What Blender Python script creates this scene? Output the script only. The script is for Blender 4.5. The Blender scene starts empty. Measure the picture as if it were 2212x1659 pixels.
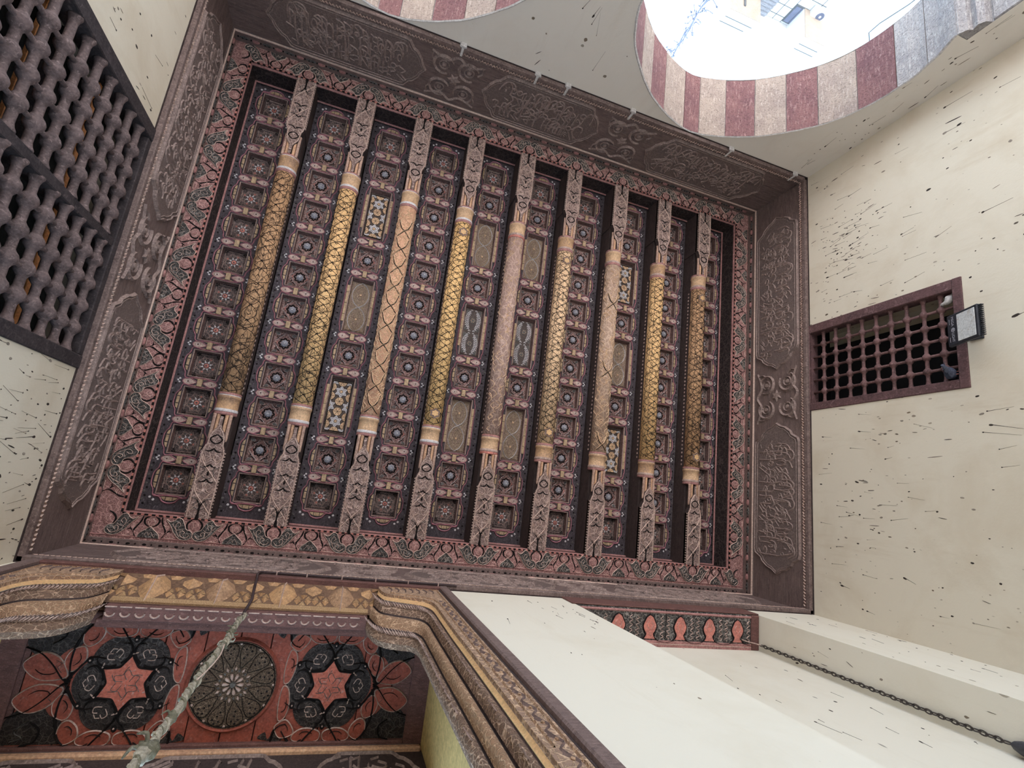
import bpy, math, random
from math import sin, cos, pi, atan2, hypot, radians, sqrt
from mathutils import Vector, Matrix

random.seed(7)
S = bpy.context.scene
COL = S.collection

# ------------------------------------------------------------------ axes
# All numbers below are metres measured from the eye point: X to the right of the
# photograph, Y along the ceiling beams towards the arcade, Z up.  The world is (X, -Y, Z + EYE).
EYE = 1.6
def W(x, y, z): return (x, -y, z)

# ------------------------------------------------------------------ camera
def rodr(w):
    th = sqrt(sum(c*c for c in w)); k = [c/th for c in w]
    K = Matrix(((0, -k[2], k[1]), (k[2], 0, -k[0]), (-k[1], k[0], 0)))
    return Matrix.Identity(3) + K*sin(th) + (K @ K)*(1-cos(th))
_R = rodr((-0.20665495, -0.31006817, 0.15460952)) @ Matrix(((1, 0, 0), (0, -1, 0), (0, 0, 1)))
right, down, fwd = [Vector((r[0], -r[1], r[2])) for r in _R]
cd = bpy.data.cameras.new('camera'); cam = bpy.data.objects.new('camera', cd); COL.objects.link(cam)
cd.sensor_fit = 'HORIZONTAL'; cd.sensor_width = 36.0; cd.lens = 1086.33/2212*36.0
cd.clip_start = 0.05; cd.clip_end = 300
m3 = Matrix((right, -down, -fwd)).transposed()
cam.matrix_world = Matrix.Translation((0, 0, 0)) @ m3.to_4x4()
S.camera = cam

# ------------------------------------------------------------------ world, sun, exposure
wd = bpy.data.worlds.new('sky'); S.world = wd; wd.use_nodes = True
bg = wd.node_tree.nodes['Background']
bg.inputs['Color'].default_value = (0.56, 0.78, 1.0, 1)
bg.inputs['Strength'].default_value = 2.3
def sun(name, to, strength, col, ang):
    l = bpy.data.lights.new(name, 'SUN'); l.energy = strength; l.color = col; l.angle = radians(ang)
    o = bpy.data.objects.new(name, l); COL.objects.link(o)
    d = Vector(W(*to)).normalized()
    o.rotation_euler = d.to_track_quat('-Z', 'Y').to_euler(); o.location = W(0, 12, 20)
    return o
sun('sun', (-0.32, -0.42, -1.0), 19.0, (1.0, 0.965, 0.945), 0.6)   # high sun over the court: falls through the arches on to the floor
S.view_settings.view_transform = 'Standard'; S.view_settings.look = 'None'
S.view_settings.gamma = 1.0; S.view_settings.use_curve_mapping = False
S.view_settings.exposure = 0.64

# ------------------------------------------------------------------ node materials
def lin(c):
    f = lambda v: v/12.92 if v <= .04045 else ((v+.055)/1.055)**2.4
    return tuple(f(v/255.0) for v in c) + (1.0,)
def tone(c, gain=1.45, sat=.76):
    l = .3*c[0]+.59*c[1]+.11*c[2]
    f = lin([max(0, l+(q-l)*sat) for q in c])
    k = min(gain, .80/max(f[:3]))
    return (f[0]*k, f[1]*k, min(.8, f[2]*k*1.07), 1.0)  # blue raised: a flare-like purple cast is put into the paint colours
class NT:
    def __init__(s, name):
        s.mat = bpy.data.materials.new(name); s.mat.use_nodes = True
        s.t = s.mat.node_tree; s.n = s.t.nodes; s.l = s.t.links
        s.bsdf = s.n['Principled BSDF']
    def node(s, ty, **kw):
        n = s.n.new(ty)
        for k, v in kw.items(): setattr(n, k, v)
        return n
    def put(s, sock, v):
        if hasattr(v, 'is_linked'): s.l.new(v, sock)
        else: sock.default_value = v
    def math(s, op, a, b=0.0, c=None, clamp=False):
        n = s.node('ShaderNodeMath', operation=op, use_clamp=clamp)
        s.put(n.inputs[0], a); s.put(n.inputs[1], b)
        if c is not None: s.put(n.inputs[2], c)
        return n.outputs[0]
    def coords(s, scale=(1, 1, 1), rnd=True):
        tc = s.node('ShaderNodeTexCoord')
        mp = s.node('ShaderNodeMapping'); mp.inputs['Scale'].default_value = scale
        s.l.new(tc.outputs['Object'], mp.inputs['Vector'])
        if rnd:
            oi = s.node('ShaderNodeObjectInfo'); v = s.node('ShaderNodeVectorMath', operation='SCALE')
            v.inputs[0].default_value = (31.7, 17.3, 23.9); s.l.new(oi.outputs['Random'], v.inputs['Scale'])
            s.l.new(v.outputs[0], mp.inputs['Location'])
        return mp.outputs[0]
    def noise(s, vec, scale, detail=5, rough=.6, dist=0.0):
        n = s.node('ShaderNodeTexNoise'); s.l.new(vec, n.inputs['Vector'])
        n.inputs['Scale'].default_value = scale; n.inputs['Detail'].default_value = detail
        n.inputs['Roughness'].default_value = rough; n.inputs['Distortion'].default_value = dist
        return n
    def voro(s, vec, scale, feature='F1', rnd=1.0):
        n = s.node('ShaderNodeTexVoronoi', feature=feature); s.l.new(vec, n.inputs['Vector'])
        n.inputs['Scale'].default_value = scale; n.inputs['Randomness'].default_value = rnd
        return n
    def ramp(s, fac, stops):
        n = s.node('ShaderNodeValToRGB'); s.put(n.inputs[0], fac)
        e = n.color_ramp.elements
        while len(e) > 2: e.remove(e[-1])
        while len(e) < len(stops): e.new(0.5)
        for i, (p, c) in enumerate(stops): e[i].position = p; e[i].color = c
        return n.outputs[0]
    def mix(s, fac, a, b, blend='MIX'):
        n = s.node('ShaderNodeMix', data_type='RGBA', blend_type=blend)
        s.put(n.inputs[0], fac); s.put(n.inputs[6], a); s.put(n.inputs[7], b)
        return n.outputs[2]
    def mapr(s, v, a, b, c=0.0, d=1.0):
        n = s.node('ShaderNodeMapRange'); s.put(n.inputs[0], v)
        for i, q in enumerate((a, b, c, d)): n.inputs[i+1].default_value = q
        return n.outputs[0]
    def bump(s, h, strength, dist=.01, prev=None):
        n = s.node('ShaderNodeBump'); n.inputs['Strength'].default_value = strength
        n.inputs['Distance'].default_value = dist; s.put(n.inputs['Height'], h)
        if prev: s.l.new(prev, n.inputs['Normal'])
        return n.outputs[0]
    def done(s, color, rough=.8, normal=None, spec=.25, metal=0.0):
        s.put(s.bsdf.inputs['Base Color'], color); s.put(s.bsdf.inputs['Roughness'], rough)
        s.bsdf.inputs['Specular IOR Level'].default_value = spec
        s.bsdf.inputs['Metallic'].default_value = metal
        if normal is not None: s.l.new(normal, s.bsdf.inputs['Normal'])
        return s.mat

def worn(name, c, c2, c3=None, scale=9, amount=.55, stretch=(1, 1, 1), bump=.35, rough=.8, fine=70, spec=.22, metal=0.0, gain=1.82):
    """paint or wood: colour c worn through to c2 in patches, flecked with c3"""
    lin = lambda c: tone(c, gain)
    t = NT(name); v = t.coords(stretch)
    a = t.noise(v, scale, 6, .65, .4).outputs[0]
    f = t.noise(v, fine, 3, .6).outputs[0]
    m1 = t.mapr(a, .5-amount*.28, .5+.22, 0, 1)
    m1 = t.math('MULTIPLY', m1, t.mapr(f, .25, .6, .45, 1.0))
    col = t.mix(m1, lin(c), lin(c2))
    if c3:
        g = t.noise(v, scale*3.1, 5, .7, .8).outputs[0]
        col = t.mix(t.mapr(g, .56, .68, 0, .8), col, lin(c3))
    col = t.mix(t.mapr(f, .3, .72, 0, .35), col, (.0, .0, .0, 1), 'MULTIPLY')
    h = t.math('ADD', a, t.math('MULTIPLY', f, .6))
    return t.done(col, rough, t.bump(h, bump, .006), spec, metal)

def carved(name, ground, mid, hi, scale=34, warp=.6, bump=.6, stretch=(1, 1, 1), edge=.10, gain=1.82, fine2=.75):
    """dense worn shallow carving: a warped network of raised strands over a dark ground"""
    lin = lambda c: tone(c, gain)
    t = NT(name); v = t.coords(stretch)
    nz = t.noise(v, scale*.35, 3, .55)
    ad = t.node('ShaderNodeVectorMath', operation='MULTIPLY_ADD')
    t.l.new(nz.outputs[1], ad.inputs[0]); ad.inputs[1].default_value = (warp/scale*2.6,)*3; t.l.new(v, ad.inputs[2])
    d1 = t.voro(ad.outputs[0], scale, 'DISTANCE_TO_EDGE').outputs['Distance']
    d2 = t.voro(ad.outputs[0], scale*2.1, 'DISTANCE_TO_EDGE').outputs['Distance']
    s1 = t.mapr(d1, 0.0, edge, 1, 0); s2 = t.mapr(d2, 0.0, edge*.9, fine2, 0)
    s = t.math('MAXIMUM', s1, s2)
    big = t.noise(v, 5, 4, .6).outputs[0]
    fl = t.noise(v, 110, 2, .6).outputs[0]
    col = t.mix(s, lin(ground), lin(mid))
    col = t.mix(t.math('MULTIPLY', t.math('POWER', s, 2.2), t.mapr(big, .35, .65, .15, .9)), col, lin(hi))
    col = t.mix(t.mapr(fl, .35, .7, 0, .45), col, lin(ground))
    h = t.math('ADD', s, t.math('MULTIPLY', fl, .4))
    return t.done(col, .82, t.bump(h, bump, .006), .2)

M = {}
M['wood_brown'] = worn('aged_brown_wood', (112, 90, 82), (72, 56, 50), (138, 112, 100), 7, .6, (3, 3, 12))
M['wood_board_x'] = worn('inscription_wood_long_x', (106, 86, 79), (70, 55, 50), (132, 106, 96), 6, .6, (1.2, 8, 8), .5)
M['wood_board_y'] = worn('inscription_wood_long_y', (106, 86, 79), (70, 55, 50), (132, 106, 96), 6, .6, (8, 1.2, 8), .5)
M['wood_dark'] = worn('dark_timber', (66, 52, 48), (40, 31, 30), (92, 74, 66), 8, .6, (6, 1.5, 6))
M['wood_red'] = worn('red_brown_timber', (104, 66, 58), (70, 44, 40), (132, 92, 80), 8, .6, (2, 6, 6))
M['lip'] = worn('pale_worn_moulding', (108, 88, 80), (74, 58, 53), (138, 116, 106), 14, .6)
M['cream'] = worn('worn_cream_paint', (214, 182, 160), (170, 136, 118), None, 20, .35, gain=2.0)
M['cream_dim'] = worn('dull_cream_paint', (168, 140, 124), (118, 92, 80), None, 22, .5)
M['white'] = worn('worn_white_paint', (214, 208, 204), (160, 146, 138), None, 25, .25)
M['black'] = worn('black_paint', (26, 19, 19), (44, 33, 31), None, 30, .4, bump=.2, gain=.8)
M['pink'] = worn('faded_rose_paint', (158, 104, 96), (116, 76, 70), (176, 130, 120), 13, .55)
M['salmon'] = worn('salmon_paint', (186, 104, 86), (140, 80, 70), (196, 138, 122), 14, .5)
M['salmon_r'] = worn('brick_salmon_paint', (190, 86, 62), (140, 64, 50), (184, 120, 100), 14, .5, gain=.95)
M['ribbon'] = worn('rose_ribbon_paint', (164, 100, 108), (120, 76, 82), None, 26, .5)
M['leaf'] = worn('grey_green_leaf_paint', (84, 80, 74), (58, 52, 50), (134, 128, 118), 26, .6)
M['carved_leaf'] = carved('grey_green_carved_leaf', (46, 42, 40), (92, 90, 84), (168, 156, 142), 26, .9, .8, gain=1.8)
M['carved_pink'] = carved('rose_carved_ground', (120, 80, 74), (176, 126, 114), (206, 160, 146), 26, .9, .6, gain=1.8)
M['carved_beam'] = carved('rose_grey_carved_beam_end', (98, 76, 68), (170, 140, 126), (214, 186, 168), 25, .8, .9, gain=2.0)
M['carved_brown'] = carved('brown_carved_board', (78, 60, 54), (114, 92, 82), (150, 122, 108), 26, .9, .8)
M['carved_warm'] = carved('warm_carved_moulding', (124, 90, 62), (190, 148, 106), (222, 184, 142), 30, .8, .9, gain=1.9)
M['gold'] = worn('dull_gilding', (214, 164, 98), (184, 134, 82), (220, 178, 118), 11, .5, bump=.25, rough=.55, spec=.4)
M['log_gold'] = carved('gilded_log_black_scrolls', (222, 172, 104), (84, 60, 42), (36, 26, 22), 17, 1.2, .35, (1, .62, 1), .075, 1.5, .35)
M['log_bright'] = carved('bright_gilded_log_black_scrolls', (232, 180, 104), (84, 60, 40), (32, 24, 20), 17, 1.2, .35, (1, .62, 1), .065, 1.7, .3)
M['log_pale'] = carved('pale_gilded_log_black_scrolls', (206, 166, 118), (92, 70, 54), (48, 38, 32), 18, 1.2, .35, (1, .62, 1), .08, 1.5, .4)
M['log_dark'] = carved('dark_gilded_log_scrolls', (178, 132, 86), (70, 52, 42), (34, 26, 24), 18, 1.2, .4, (1, .62, 1), .11, 1.4, .5)
M['log_strap'] = carved('orange_log_light_straps', (178, 126, 92), (200, 150, 110), (226, 182, 140), 22, 1.0, .6, (1.3, .5, 1.3), .11, 1.6, .5)
M['log_bare'] = carved('bare_rose_tan_log', (134, 104, 90), (164, 132, 114), (192, 160, 140), 20, 1.0, .6, (1, .7, 1), .14, 1.6, .6)
M['log_tan'] = carved('buff_log', (142, 112, 90), (178, 146, 118), (204, 172, 142), 20, 1.0, .6, (1, .7, 1), .13, 1.6, .6)
M['gold_pale'] = worn('pale_gilding', (196, 154, 108), (150, 114, 82), (206, 172, 128), 12, .6, bump=.25, rough=.6)
M['gold_worn'] = worn('worn_gilding', (176, 132, 86), (122, 92, 74), (204, 158, 98), 8, .8, bump=.3, rough=.6)
M['ochre'] = worn('ochre_paint', (196, 146, 104), (156, 112, 82), (212, 172, 130), 12, .5)
M['tan'] = worn('tan_rose_paint', (172, 136, 112), (124, 92, 78), (190, 150, 128), 9, .7)
M['strap'] = worn('light_strap_line', (222, 182, 136), (186, 142, 102), None, 20, .3)
M['plank'] = worn('dark_violet_grey_plank', (84, 74, 77), (46, 39, 41), (124, 114, 116), 16, .8, (2, 1, 2), gain=1.35)
M['coffer'] = carved('dark_coffer_back', (52, 42, 40), (88, 74, 69), (146, 124, 112), 40, .6, .6, gain=1.9)
M['coffer_side'] = worn('rose_brown_coffer_side', (108, 78, 70), (70, 50, 46), (140, 108, 98), 16, .6)
M['cof_rose'] = carved('rose_coffer_back', (72, 52, 48), (150, 106, 95), (196, 164, 150), 36, .8, .7, gain=2.2)
M['peg'] = worn('yellow_wood_peg', (168, 138, 98), (122, 98, 72), None, 20, .5)
M['boss'] = worn('blue_grey_boss', (128, 128, 134), (80, 76, 80), (188, 188, 190), 30, .6)
M['moss'] = worn('moss_rot', (120, 122, 100), (84, 78, 64), None, 20, .5)

# ------------------------------------------------------------------ geometry kit
class G:
    def __init__(s): s.v = []; s.f = []; s.m = []; s.s = []
    def vs(s, pts):
        b = len(s.v); s.v += [tuple(p) for p in pts]; return b
    def face(s, idx, m=0, sm=False): s.f.append(tuple(idx)); s.m.append(m); s.s.append(sm)
    def poly(s, pts, m=0):
        b = s.vs(pts); s.face(range(b, b+len(pts)), m)
    def box(s, x0, x1, y0, y1, z0, z1, m=0):
        b = s.vs([(x, y, z) for x in (x0, x1) for y in (y0, y1) for z in (z0, z1)])
        for q in ((0, 1, 3, 2), (4, 6, 7, 5), (0, 4, 5, 1), (2, 3, 7, 6), (0, 2, 6, 4), (1, 5, 7, 3)):
            s.face([b+i for i in q], m)
    def cbox(s, x0, x1, y0, y1, z0, z1, c=.006, m=0):
        """box with chamfered edges"""
        lo = (x0, y0, z0); hi = (x1, y1, z1); ix = {}
        for sx in (0, 1):
            for sy in (0, 1):
                for sz in (0, 1):
                    sg = (sx, sy, sz)
                    for a in range(3):
                        p = []
                        for k in range(3):
                            q = hi[k] if sg[k] else lo[k]
                            if k != a: q += -c if sg[k] else c
                            p.append(q)
                        ix[sg, a] = s.vs([p])
        for a in range(3):
            o = [k for k in range(3) if k != a]
            for sg in (0, 1):
                cor = []
                for u, w in ((0, 0), (1, 0), (1, 1), (0, 1)):
                    g = [0]*3; g[a] = sg; g[o[0]] = u; g[o[1]] = w; cor.append(ix[tuple(g), a])
                s.face(cor, m)
        for a in range(3):
            for b in range(a+1, 3):
                k = 3-a-b
                for sa in (0, 1):
                    for sb in (0, 1):
                        g0 = [0]*3; g0[a] = sa; g0[b] = sb; g1 = list(g0); g1[k] = 1
                        g0 = tuple(g0); g1 = tuple(g1)
                        s.face((ix[g0, a], ix[g1, a], ix[g1, b], ix[g0, b]), m)
        for sx in (0, 1):
            for sy in (0, 1):
                for sz in (0, 1): s.face([ix[(sx, sy, sz), a] for a in range(3)], m)
    def ridge(s, pts, w, h, fr, m=0, closed=False, base=0.0, flat=False):
        """a raised line (triangular section) along 2-D points, laid on surface fr(u, v, height)"""
        n = len(pts); L = []
        if n < 2: return
        for i in range(n):
            a = pts[(i-1) % n] if (closed or i > 0) else pts[i]
            c = pts[(i+1) % n] if (closed or i < n-1) else pts[i]
            dx, dy = c[0]-a[0], c[1]-a[1]; d = hypot(dx, dy) or 1.0
            nx, ny = -dy/d*w/2, dx/d*w/2; p = pts[i]
            if flat: L.append((fr(p[0]+nx, p[1]+ny, h), fr(p[0]-nx, p[1]-ny, h)))
            else: L.append((fr(p[0]+nx, p[1]+ny, base), fr(p[0], p[1], h), fr(p[0]-nx, p[1]-ny, base)))
        k = len(L[0]); b = s.vs([q for r in L for q in r])
        for i in range(n if closed else n-1):
            j = (i+1) % n
            for t in range(k-1): s.face((b+i*k+t, b+i*k+t+1, b+j*k+t+1, b+j*k+t), m)
    def taper(s, pts, ws, h, fr, m=0):
        """a brush stroke: line whose width changes along it"""
        n = len(pts); b = None; L = []
        for i in range(n):
            a = pts[max(0, i-1)]; c = pts[min(n-1, i+1)]
            dx, dy = c[0]-a[0], c[1]-a[1]; d = hypot(dx, dy) or 1.0
            t = i/(n-1)*(len(ws)-1); q = min(int(t), len(ws)-2); w = ws[q]+(ws[q+1]-ws[q])*(t-q)
            nx, ny = -dy/d*w/2, dx/d*w/2; p = pts[i]
            L += [fr(p[0]+nx, p[1]+ny, 0), fr(p[0], p[1], h), fr(p[0]-nx, p[1]-ny, 0)]
        b = s.vs(L)
        for i in range(n-1):
            for t in (0, 1): s.face((b+i*3+t, b+i*3+t+1, b+i*3+t+4, b+i*3+t+3), m)
    def pillow(s, poly, h, fr, m=0, k=.72, base=0.0):
        n = len(poly); cx = sum(p[0] for p in poly)/n; cy = sum(p[1] for p in poly)/n
        b = s.vs([fr(p[0], p[1], base) for p in poly] +
                 [fr(cx+(p[0]-cx)*k, cy+(p[1]-cy)*k, h) for p in poly] + [fr(cx, cy, h*1.1)])
        for i in range(n):
            j = (i+1) % n
            s.face((b+i, b+j, b+n+j, b+n+i), m); s.face((b+n+i, b+n+j, b+2*n), m)
    def prism(s, poly, h0, h1, fr, m=0, mside=None, back=False):
        n = len(poly); b = s.vs([fr(p[0], p[1], h0) for p in poly] + [fr(p[0], p[1], h1) for p in poly])
        s.face([b+n+i for i in range(n)], m)
        if back: s.face([b+n-1-i for i in range(n)], m)
        for i in range(n):
            j = (i+1) % n; s.face((b+i, b+j, b+n+j, b+n+i), m if mside is None else mside)
    def tube(s, path, r, n=8, m=0, closed=False, sm=True, cap=True):
        P = [Vector(p) for p in path]; k = len(P); R = r if isinstance(r, (list, tuple)) else [r]*k
        up = Vector((.31, .17, .93)); b = len(s.v); ref = None
        for i in range(k):
            a = P[(i-1) % k] if (closed or i > 0) else P[i]; c = P[(i+1) % k] if (closed or i < k-1) else P[i]
            t = (c-a).normalized()
            if ref is None: ref = t.cross(up).normalized()
            ref = (ref - t*ref.dot(t)).normalized(); bi = t.cross(ref)
            s.vs([P[i]+(ref*cos(2*pi*q/n)+bi*sin(2*pi*q/n))*R[i] for q in range(n)])
        for i in range(k if closed else k-1):
            j = (i+1) % k
            for q in range(n):
                e = (q+1) % n; s.face((b+i*n+q, b+i*n+e, b+j*n+e, b+j*n+q), m, sm)
        if cap and not closed:
            s.face([b+q for q in range(n)][::-1], m); s.face([b+(k-1)*n+q for q in range(n)], m)
    def lathe(s, prof, o, ax, n=14, m=0, sm=True, ms=None, a0=0.0, a1=2*pi, cap=True):
        """profile [(radius, distance along axis)] turned about axis 'x', 'y' or 'z' through o"""
        k = 'xyz'.index(ax); p, q = [(1, 2), (2, 0), (0, 1)][k]; full = abs(a1-a0-2*pi) < 1e-6
        cnt = n if full else n+1; b = len(s.v)
        for r, t in prof:
            for i in range(cnt):
                a = a0+(a1-a0)*i/n; c = [o[0], o[1], o[2]]
                c[k] += t; c[p] += r*cos(a); c[q] += r*sin(a); s.v.append(tuple(c))
        for j in range(len(prof)-1):
            for i in range(n):
                e = (i+1) % cnt
                s.face((b+j*cnt+i, b+j*cnt+e, b+(j+1)*cnt+e, b+(j+1)*cnt+i), ms[j] if ms else m, sm)
        if cap and full:
            if prof[0][0] > 1e-5: s.face([b+i for i in range(n)][::-1], m)
            if prof[-1][0] > 1e-5: s.face([b+(len(prof)-1)*cnt+i for i in range(n)], m)
    def ball(s, o, r, n=12, m=0, sq=(1, 1, 1), rings=7):
        b = len(s.v)
        for j in range(rings+1):
            a = -pi/2+pi*j/rings
            for i in range(n):
                t = 2*pi*i/n
                s.v.append((o[0]+r*sq[0]*cos(a)*cos(t), o[1]+r*sq[1]*cos(a)*sin(t), o[2]+r*sq[2]*sin(a)))
        for j in range(rings):
            for i in range(n):
                e = (i+1) % n; s.face((b+j*n+i, b+j*n+e, b+(j+1)*n+e, b+(j+1)*n+i), m, True)

def cr(pts, n=6, closed=False):
    """Catmull-Rom through 2-D or 3-D points"""
    k = len(pts); out = []; dim = len(pts[0])
    for i in range(k if closed else k-1):
        p = [pts[(i+d) % k] if closed else pts[min(max(i+d, 0), k-1)] for d in (-1, 0, 1, 2)]
        for j in range(n):
            t = j/n
            out.append(tuple(.5*(2*p[1][c]+(p[2][c]-p[0][c])*t+(2*p[0][c]-5*p[1][c]+4*p[2][c]-p[3][c])*t*t +
                                 (3*p[1][c]-p[0][c]-3*p[2][c]+p[3][c])*t**3) for c in range(dim)))
    if not closed: out.append(tuple(pts[-1]))
    return out
def arc(cx, cy, rx, ry, a0, a1, n=12):
    return [(cx+rx*cos(radians(a0+(a1-a0)*i/n)), cy+ry*sin(radians(a0+(a1-a0)*i/n))) for i in range(n+1)]
def circ(cx, cy, r, n=16, ry=None, ph=0.0):
    ry = r if ry is None else ry
    return [(cx+r*cos(2*pi*i/n+ph), cy+ry*sin(2*pi*i/n+ph)) for i in range(n)]
def star(cx, cy, ro, ri, k, ph=0.0):
    return [(cx+(ro if i % 2 == 0 else ri)*cos(pi*i/k+ph), cy+(ro if i % 2 == 0 else ri)*sin(pi*i/k+ph)) for i in range(2*k)]
def mir(pts, u0=0.0): return [(2*u0-p[0],)+tuple(p[1:]) for p in pts]
def sh(pts, du=0, dv=0, k=1.0, kv=None): return [(p[0]*k+du, p[1]*(k if kv is None else kv)+dv) for p in pts]

ORG = {}
def mesh(name, g, mats, org=(0, 0, 0)):
    me = bpy.data.meshes.new(name)
    me.from_pydata([W(v[0]-org[0], v[1]-org[1], v[2]-org[2]) for v in g.v], [], [f[::-1] for f in g.f])
    for m in (mats if isinstance(mats, (list, tuple)) else [mats]): me.materials.append(M[m])
    if len(me.polygons) != len(g.f): raise RuntimeError(name)
    me.polygons.foreach_set('material_index', g.m); me.polygons.foreach_set('use_smooth', g.s)
    me.update(); return me
def put(name, me, loc=(0, 0, 0), parent=None, label=None, cat=None, group=None, kind=None):
    o = bpy.data.objects.new(name, me); COL.objects.link(o); ORG[o.name] = loc
    p = ORG[parent.name] if parent else (0, 0, 0)
    o.location = W(loc[0]-p[0], loc[1]-p[1], loc[2]-p[2]); o.parent = parent
    for k, v in (('label', label), ('category', cat), ('group', group), ('kind', kind)):
        if v: o[k] = v
    return o
def thing(name, label, cat, org, group=None): return put(name, None, org, None, label, cat, group)
def part(name, g, mats, parent=None, org=None, **kw):
    """one object from absolute-coordinate geometry; its origin is org (default: its parent's)"""
    org = org if org is not None else (ORG[parent.name] if parent else (0, 0, 0))
    return put(name, mesh(name, g, mats, org), org, parent, **kw)
def struct(name, g=None, mats=None, org=(0, 0, 0)):
    return put(name, mesh(name, g, mats, org) if g else None, org, None, kind='structure')

# room sizes (from the eye)
XL, XR, YT, YB = -1.81, 4.62, 4.18, -.73
ZF, ZLIP, ZRIB, ZB, ZP, ZC = -1.6, 4.07, 4.85, 5.0, 5.29, 5.37   # floor, lip, ridge, beam soffit, coffered plank, coffer back
FIX0, FIX1, FIY0, FIY1 = -1.62, 4.41, -.46, 3.99                 # inner edge of the painted soffit band

# ------------------------------------------------------------------ plaster, stone
def plaster(name, c, stain, dens=.4, seed=0.0, drip=.32, dots=9.0):
    """lime plaster; flung dark drops (long in Z where they have run) and faint damp stains"""
    t = NT(name); tc = t.node('ShaderNodeTexCoord'); base = tc.outputs['Object']
    col = lin(c); a = t.noise(base, 1.3, 6, .62, .3).outputs[0]; b = t.noise(base, 60, 3, .6).outputs[0]
    col = t.mix(t.mapr(a, .48, .75, 0, .55), col, lin(stain))
    st = t.node('ShaderNodeMapping'); st.inputs['Scale'].default_value = (3.2, 3.2, .5); t.l.new(base, st.inputs['Vector'])
    s2 = t.noise(st.outputs[0], 2.2, 5, .7).outputs[0]
    col = t.mix(t.mapr(s2, .56, .8, 0, .4), col, lin(stain))
    clump = t.noise(base, 1.1, 2, .5).outputs[0]
    for k, (sc, zs, rad, gate) in enumerate(((dots, drip, .10, .80), (dots*1.9, drip*1.5, .14, .76), (dots*.9, drip*.22, .06, .78))):
        mp = t.node('ShaderNodeMapping'); mp.inputs['Scale'].default_value = (1, 1, zs)
        mp.inputs['Location'].default_value = (seed+k*3.1, seed*1.7, k*5.3); t.l.new(base, mp.inputs['Vector'])
        wob = t.noise(mp.outputs[0], sc*2.2, 2, .5)
        ad = t.node('ShaderNodeVectorMath', operation='MULTIPLY_ADD'); t.l.new(wob.outputs[1], ad.inputs[0])
        ad.inputs[1].default_value = (.25/sc,)*3; t.l.new(mp.outputs[0], ad.inputs[2])
        v = t.voro(ad.outputs[0], sc); sep = t.node('ShaderNodeSeparateColor'); t.l.new(v.outputs['Color'], sep.inputs[0])
        g = t.math('ADD', sep.outputs[0], t.math('MULTIPLY', t.math('SUBTRACT', clump, .5), .9))
        r = t.mapr(g, gate+(.5-dens)*.5, 1.1, 0, rad*1.5)
        m = t.mapr(t.math('SUBTRACT', r, v.outputs['Distance']), 0, .03, 0, 1)
        tone = t.mix(sep.outputs[1], lin((52, 44, 38)), lin((118, 100, 80)))
        col = t.mix(t.math('MULTIPLY', m, t.mapr(sep.outputs[2], 0, 1, .45, 1.0)), col, tone)
    h = t.math('ADD', t.math('MULTIPLY', a, 2.0), t.math('MULTIPLY', b, .25))
    return t.done(col, .9, t.bump(h, .25, .012), .15)
M['plaster'] = plaster('lime_plaster_splashed', (218, 209, 192), (192, 175, 150), .62, dots=10.0)
M['plaster_clean'] = plaster('lime_plaster_clean', (228, 222, 208), (212, 202, 182), .20, 4.4, .35, 8.0)
M['plaster_arch'] = plaster('lime_plaster_arcade', (230, 223, 214), (212, 201, 188), .16, 9.1, .6, 6.0)
M['plaster_recess'] = worn('recess_plaster', (244, 206, 116), (232, 194, 110), None, 2, .4, bump=.1, fine=40, gain=1.0)
M['plaster_rim'] = worn('plaster_rim', (226, 222, 214), (190, 182, 170), None, 20, .4, gain=1.0)
M['paving'] = worn('stone_paving', (206, 200, 190), (188, 181, 170), None, 2, .5, gain=1.0)
def stone(name, c, c2, c3, vert=1.0):
    t = NT(name); v = t.coords((1, 1, 1)); a = t.noise(v, 3.5, 6, .65).outputs[0]
    s = t.coords((26, 5, 26)); f = t.noise(s, 2.2, 5, .72, .6).outputs[0]; p = t.noise(v, 55, 3, .6).outputs[0]
    col = t.mix(t.mapr(a, .35, .65), lin(c), lin(c2))
    col = t.mix(t.mapr(f, .52, .66, 0, .65), col, lin(c3))
    col = t.mix(t.mapr(p, .36, .46, .4, 0), col, lin([q*.55 for q in c2]))
    return t.done(col, .9, t.bump(t.math('ADD', f, p), .9, .012), .15)
M['stone_red'] = stone('red_ablaq_stone', (132, 98, 98), (112, 82, 86), (170, 140, 138))
M['stone_buff'] = stone('buff_ablaq_stone', (166, 152, 142), (146, 132, 126), (196, 184, 176))
M['stone_grey'] = stone('grey_jamb_stone', (176, 170, 168), (150, 146, 148), (206, 202, 200))

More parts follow.
